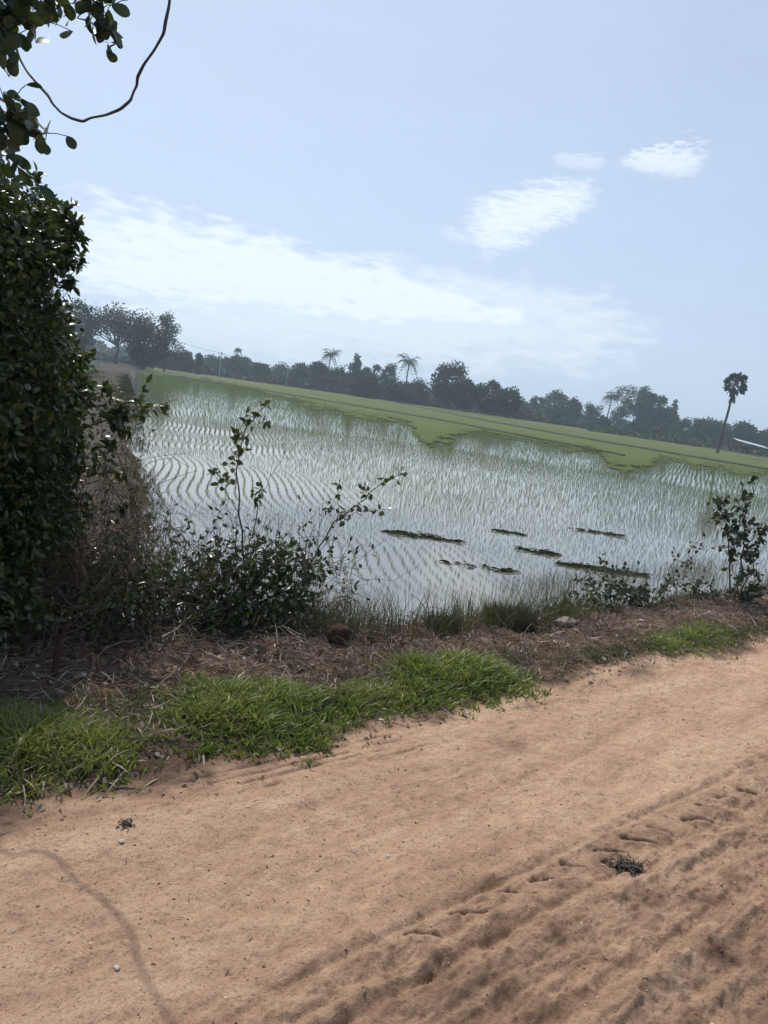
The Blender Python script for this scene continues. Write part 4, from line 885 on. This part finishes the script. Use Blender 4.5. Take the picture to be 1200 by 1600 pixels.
def gravel():
    g = G(); n = 8000; s = RNG.uniform(-.5, 7, n) ; t = RNG.uniform(.2, 2.6, n); P = sp(s, t); sz_ = .0011 + .0055 * RNG.random(n) ** 4
    oc = np.array([[1, 0, 0], [0, 1, 0], [-1, 0, 0], [0, -1, 0], [0, 0, .7], [0, 0, -.6]]); F = np.array([[0, 1, 4], [1, 2, 4], [2, 3, 4], [3, 0, 4], [1, 0, 5], [2, 1, 5], [3, 2, 5], [0, 3, 5]])
    V = P[:, None] + oc[None] * sz_[:, None, None] * RNG.uniform(.6, 1.4, (n, 6, 1)); FF = (np.arange(n)[:, None, None] * 6 + F[None]).reshape(-1, 3); g.add(V.reshape(-1, 3), FF, np.repeat(RNG.random(n), 8))
    m = M('gravel'); m.pbr(m.ramp(m.attr(), [(0, (.10, .055, .04)), (.6, (.32, .2, .13)), (.93, (.5, .36, .26)), (1, (.7, .62, .52))]), .9, None, .2)
    tag(g.build('gravel', m.m), 'fine gravel and crumbs of earth strewn over the road', 'gravel', kind='stuff')
    g = G(); n = 900; s = RNG.uniform(-.5, 6, n); t = RNG.uniform(.3, 2.5, n); leaves(g, sp(s, t, .003), rdir(n) * np.array([1, 1, .15]), rdir(n, 2.5), RNG.uniform(.008, .035, n), RNG.uniform(.002, .007, n), cup=.1)
    tag(g.build('straw_bits', DRYG), 'small bits of straw and dead leaf scattered on the road', 'litter', kind='stuff')
gravel()
def debris(px, py, r, n, label):
    s, t = st(at(px, py, 0)); c = sp(s, t)[0]; g = G()
    for i in range(n):
        a = c + np.array([RNG.normal(0, r * .5), RNG.normal(0, r * .35), abs(RNG.normal(0, r * .18))]); d = rdir(1)[0] * np.array([1, 1, .35]); L = RNG.uniform(.4, 1.1) * r
        tube(g, curve_pts(a, a + d * L, 5, .05, rdir(1)[0] * L * .25), np.linspace(.0022, .0012, 5) * (r / .05) ** .5, 4)
    k = n; leaves(g, c + RNG.normal(0, r * .4, (k, 3)) * np.array([1, .8, .25]) + [0, 0, .008], rdir(k) * np.array([1, 1, .4]), rdir(k, .6), r * RNG.uniform(.3, .7, k), r * RNG.uniform(.12, .3, k))
    tag(g.build('plant_debris', simple('dark dead plant', (.025, .02, .015), (.09, .075, .055), 60, .6, .3)), label, 'debris', 'clumps of uprooted weed lying on the road')
debris(982, 1358, .062, 60, 'dark clump of uprooted weed lying on the tractor track')
debris(198, 1290, .028, 26, 'small dark crumbly weed clump near the tyre tread at left')
root = empty('wooden_post', 'short dark red-brown post stub standing in the litter at left', 'post')
s, t = st(at(84, 1078, 0)); c = sp(s, t)[0]; g = G(); tube(g, curve_pts(c + [0, 0, -.03], c + [.006, .01, .20], 9, .012), [.017, .017, .016, .0155, .016, .015, .0145, .014, .009], 8); g.build('post', CLOD, root)
g = G(); tube(g, curve_pts(c + [0, 0, .19], c + [.055, .03, .30], 5, .04), np.linspace(.008, .003, 5), 5); tube(g, curve_pts(c + [0, 0, .17], c + [-.03, .0, .25], 5, .04), np.linspace(.006, .002, 5), 5); g.build('snapped_twigs', CLOD, root); place(root, tuple(c))

# weed mats floating on the paddy
ROT = simple('rotting weed', (.05, .055, .035), (.13, .125, .085), 20, .8, .3)
def mat_(px, py, wx, n, label, tall=.05):
    tall *= .5; n = int(n * .7)
    c = at(px, py, -1.0); L = wx * np.hypot(c[0], c[1]) / FPX; g = G(); u = RNG.uniform(-.5, .5, n); q = np.stack([u * L, RNG.normal(0, .11, n) * (1 - 2 * np.abs(u)) ** .5 + .10 * fbm(u * 7, u * 0, 3, int(px))], 1)
    x = c[0] + q[:, 0] * cr[0]; y = c[1] + q[:, 1]; az = RNG.normal(0, .7, n)
    leaves(g, np.stack([x, y, -1 + .006 + tall * RNG.random(n) ** 3], 1), np.stack([np.cos(az), np.sin(az), RNG.uniform(-.03, .12, n)], 1), rdir(n, 2.5), RNG.uniform(.09, .28, n), RNG.uniform(.006, .015, n))
    tag(g.build('floating_weed', ROT), label, 'weed mat', 'rotting weed mats on the paddy water')
mat_(650, 838, 120, 200, 'long brown weed mat, leftmost on the water right of the shrub sprig')
mat_(787, 832, 46, 60, 'short dark weed mat above the twin clumps near the middle of the water')
mat_(835, 862, 64, 90, 'two dark clumps of floating weed left of the long dark streak', .07)
mat_(930, 832, 80, 90, 'slanting weed mat with a raised left end farther out on the water', .09)
mat_(935, 890, 140, 300, 'long dark streak of floating weed close to the bank', .07)
mat_(740, 885, 120, 60, 'thin broken line of floating weed nearest the big tussock', .03)

# ------------------------------------------------------------------ haze
g = G(); V = np.array([[x, y, z] for z in (-2.4, 36) for (x, y) in ((-720, -140), (720, -140), (720, 1020), (-720, 1020))]); g.add(V, [[0, 3, 2, 1], [4, 5, 6, 7], [0, 1, 5, 4], [1, 2, 6, 5], [2, 3, 7, 6], [3, 0, 4, 7]])
m = M('haze air'); pv = m.n('ShaderNodeVolumePrincipled'); pv.inputs['Color'].default_value = (.72, .86, 1, 1); pv.inputs['Density'].default_value = .0006; pv.inputs['Anisotropy'].default_value = .35; m.l(pv.outputs[0], m.out.inputs['Volume'])
tag(g.build('haze', m.m, smooth=False), 'thin bluish haze hanging over the fields', 'haze', kind='stuff')
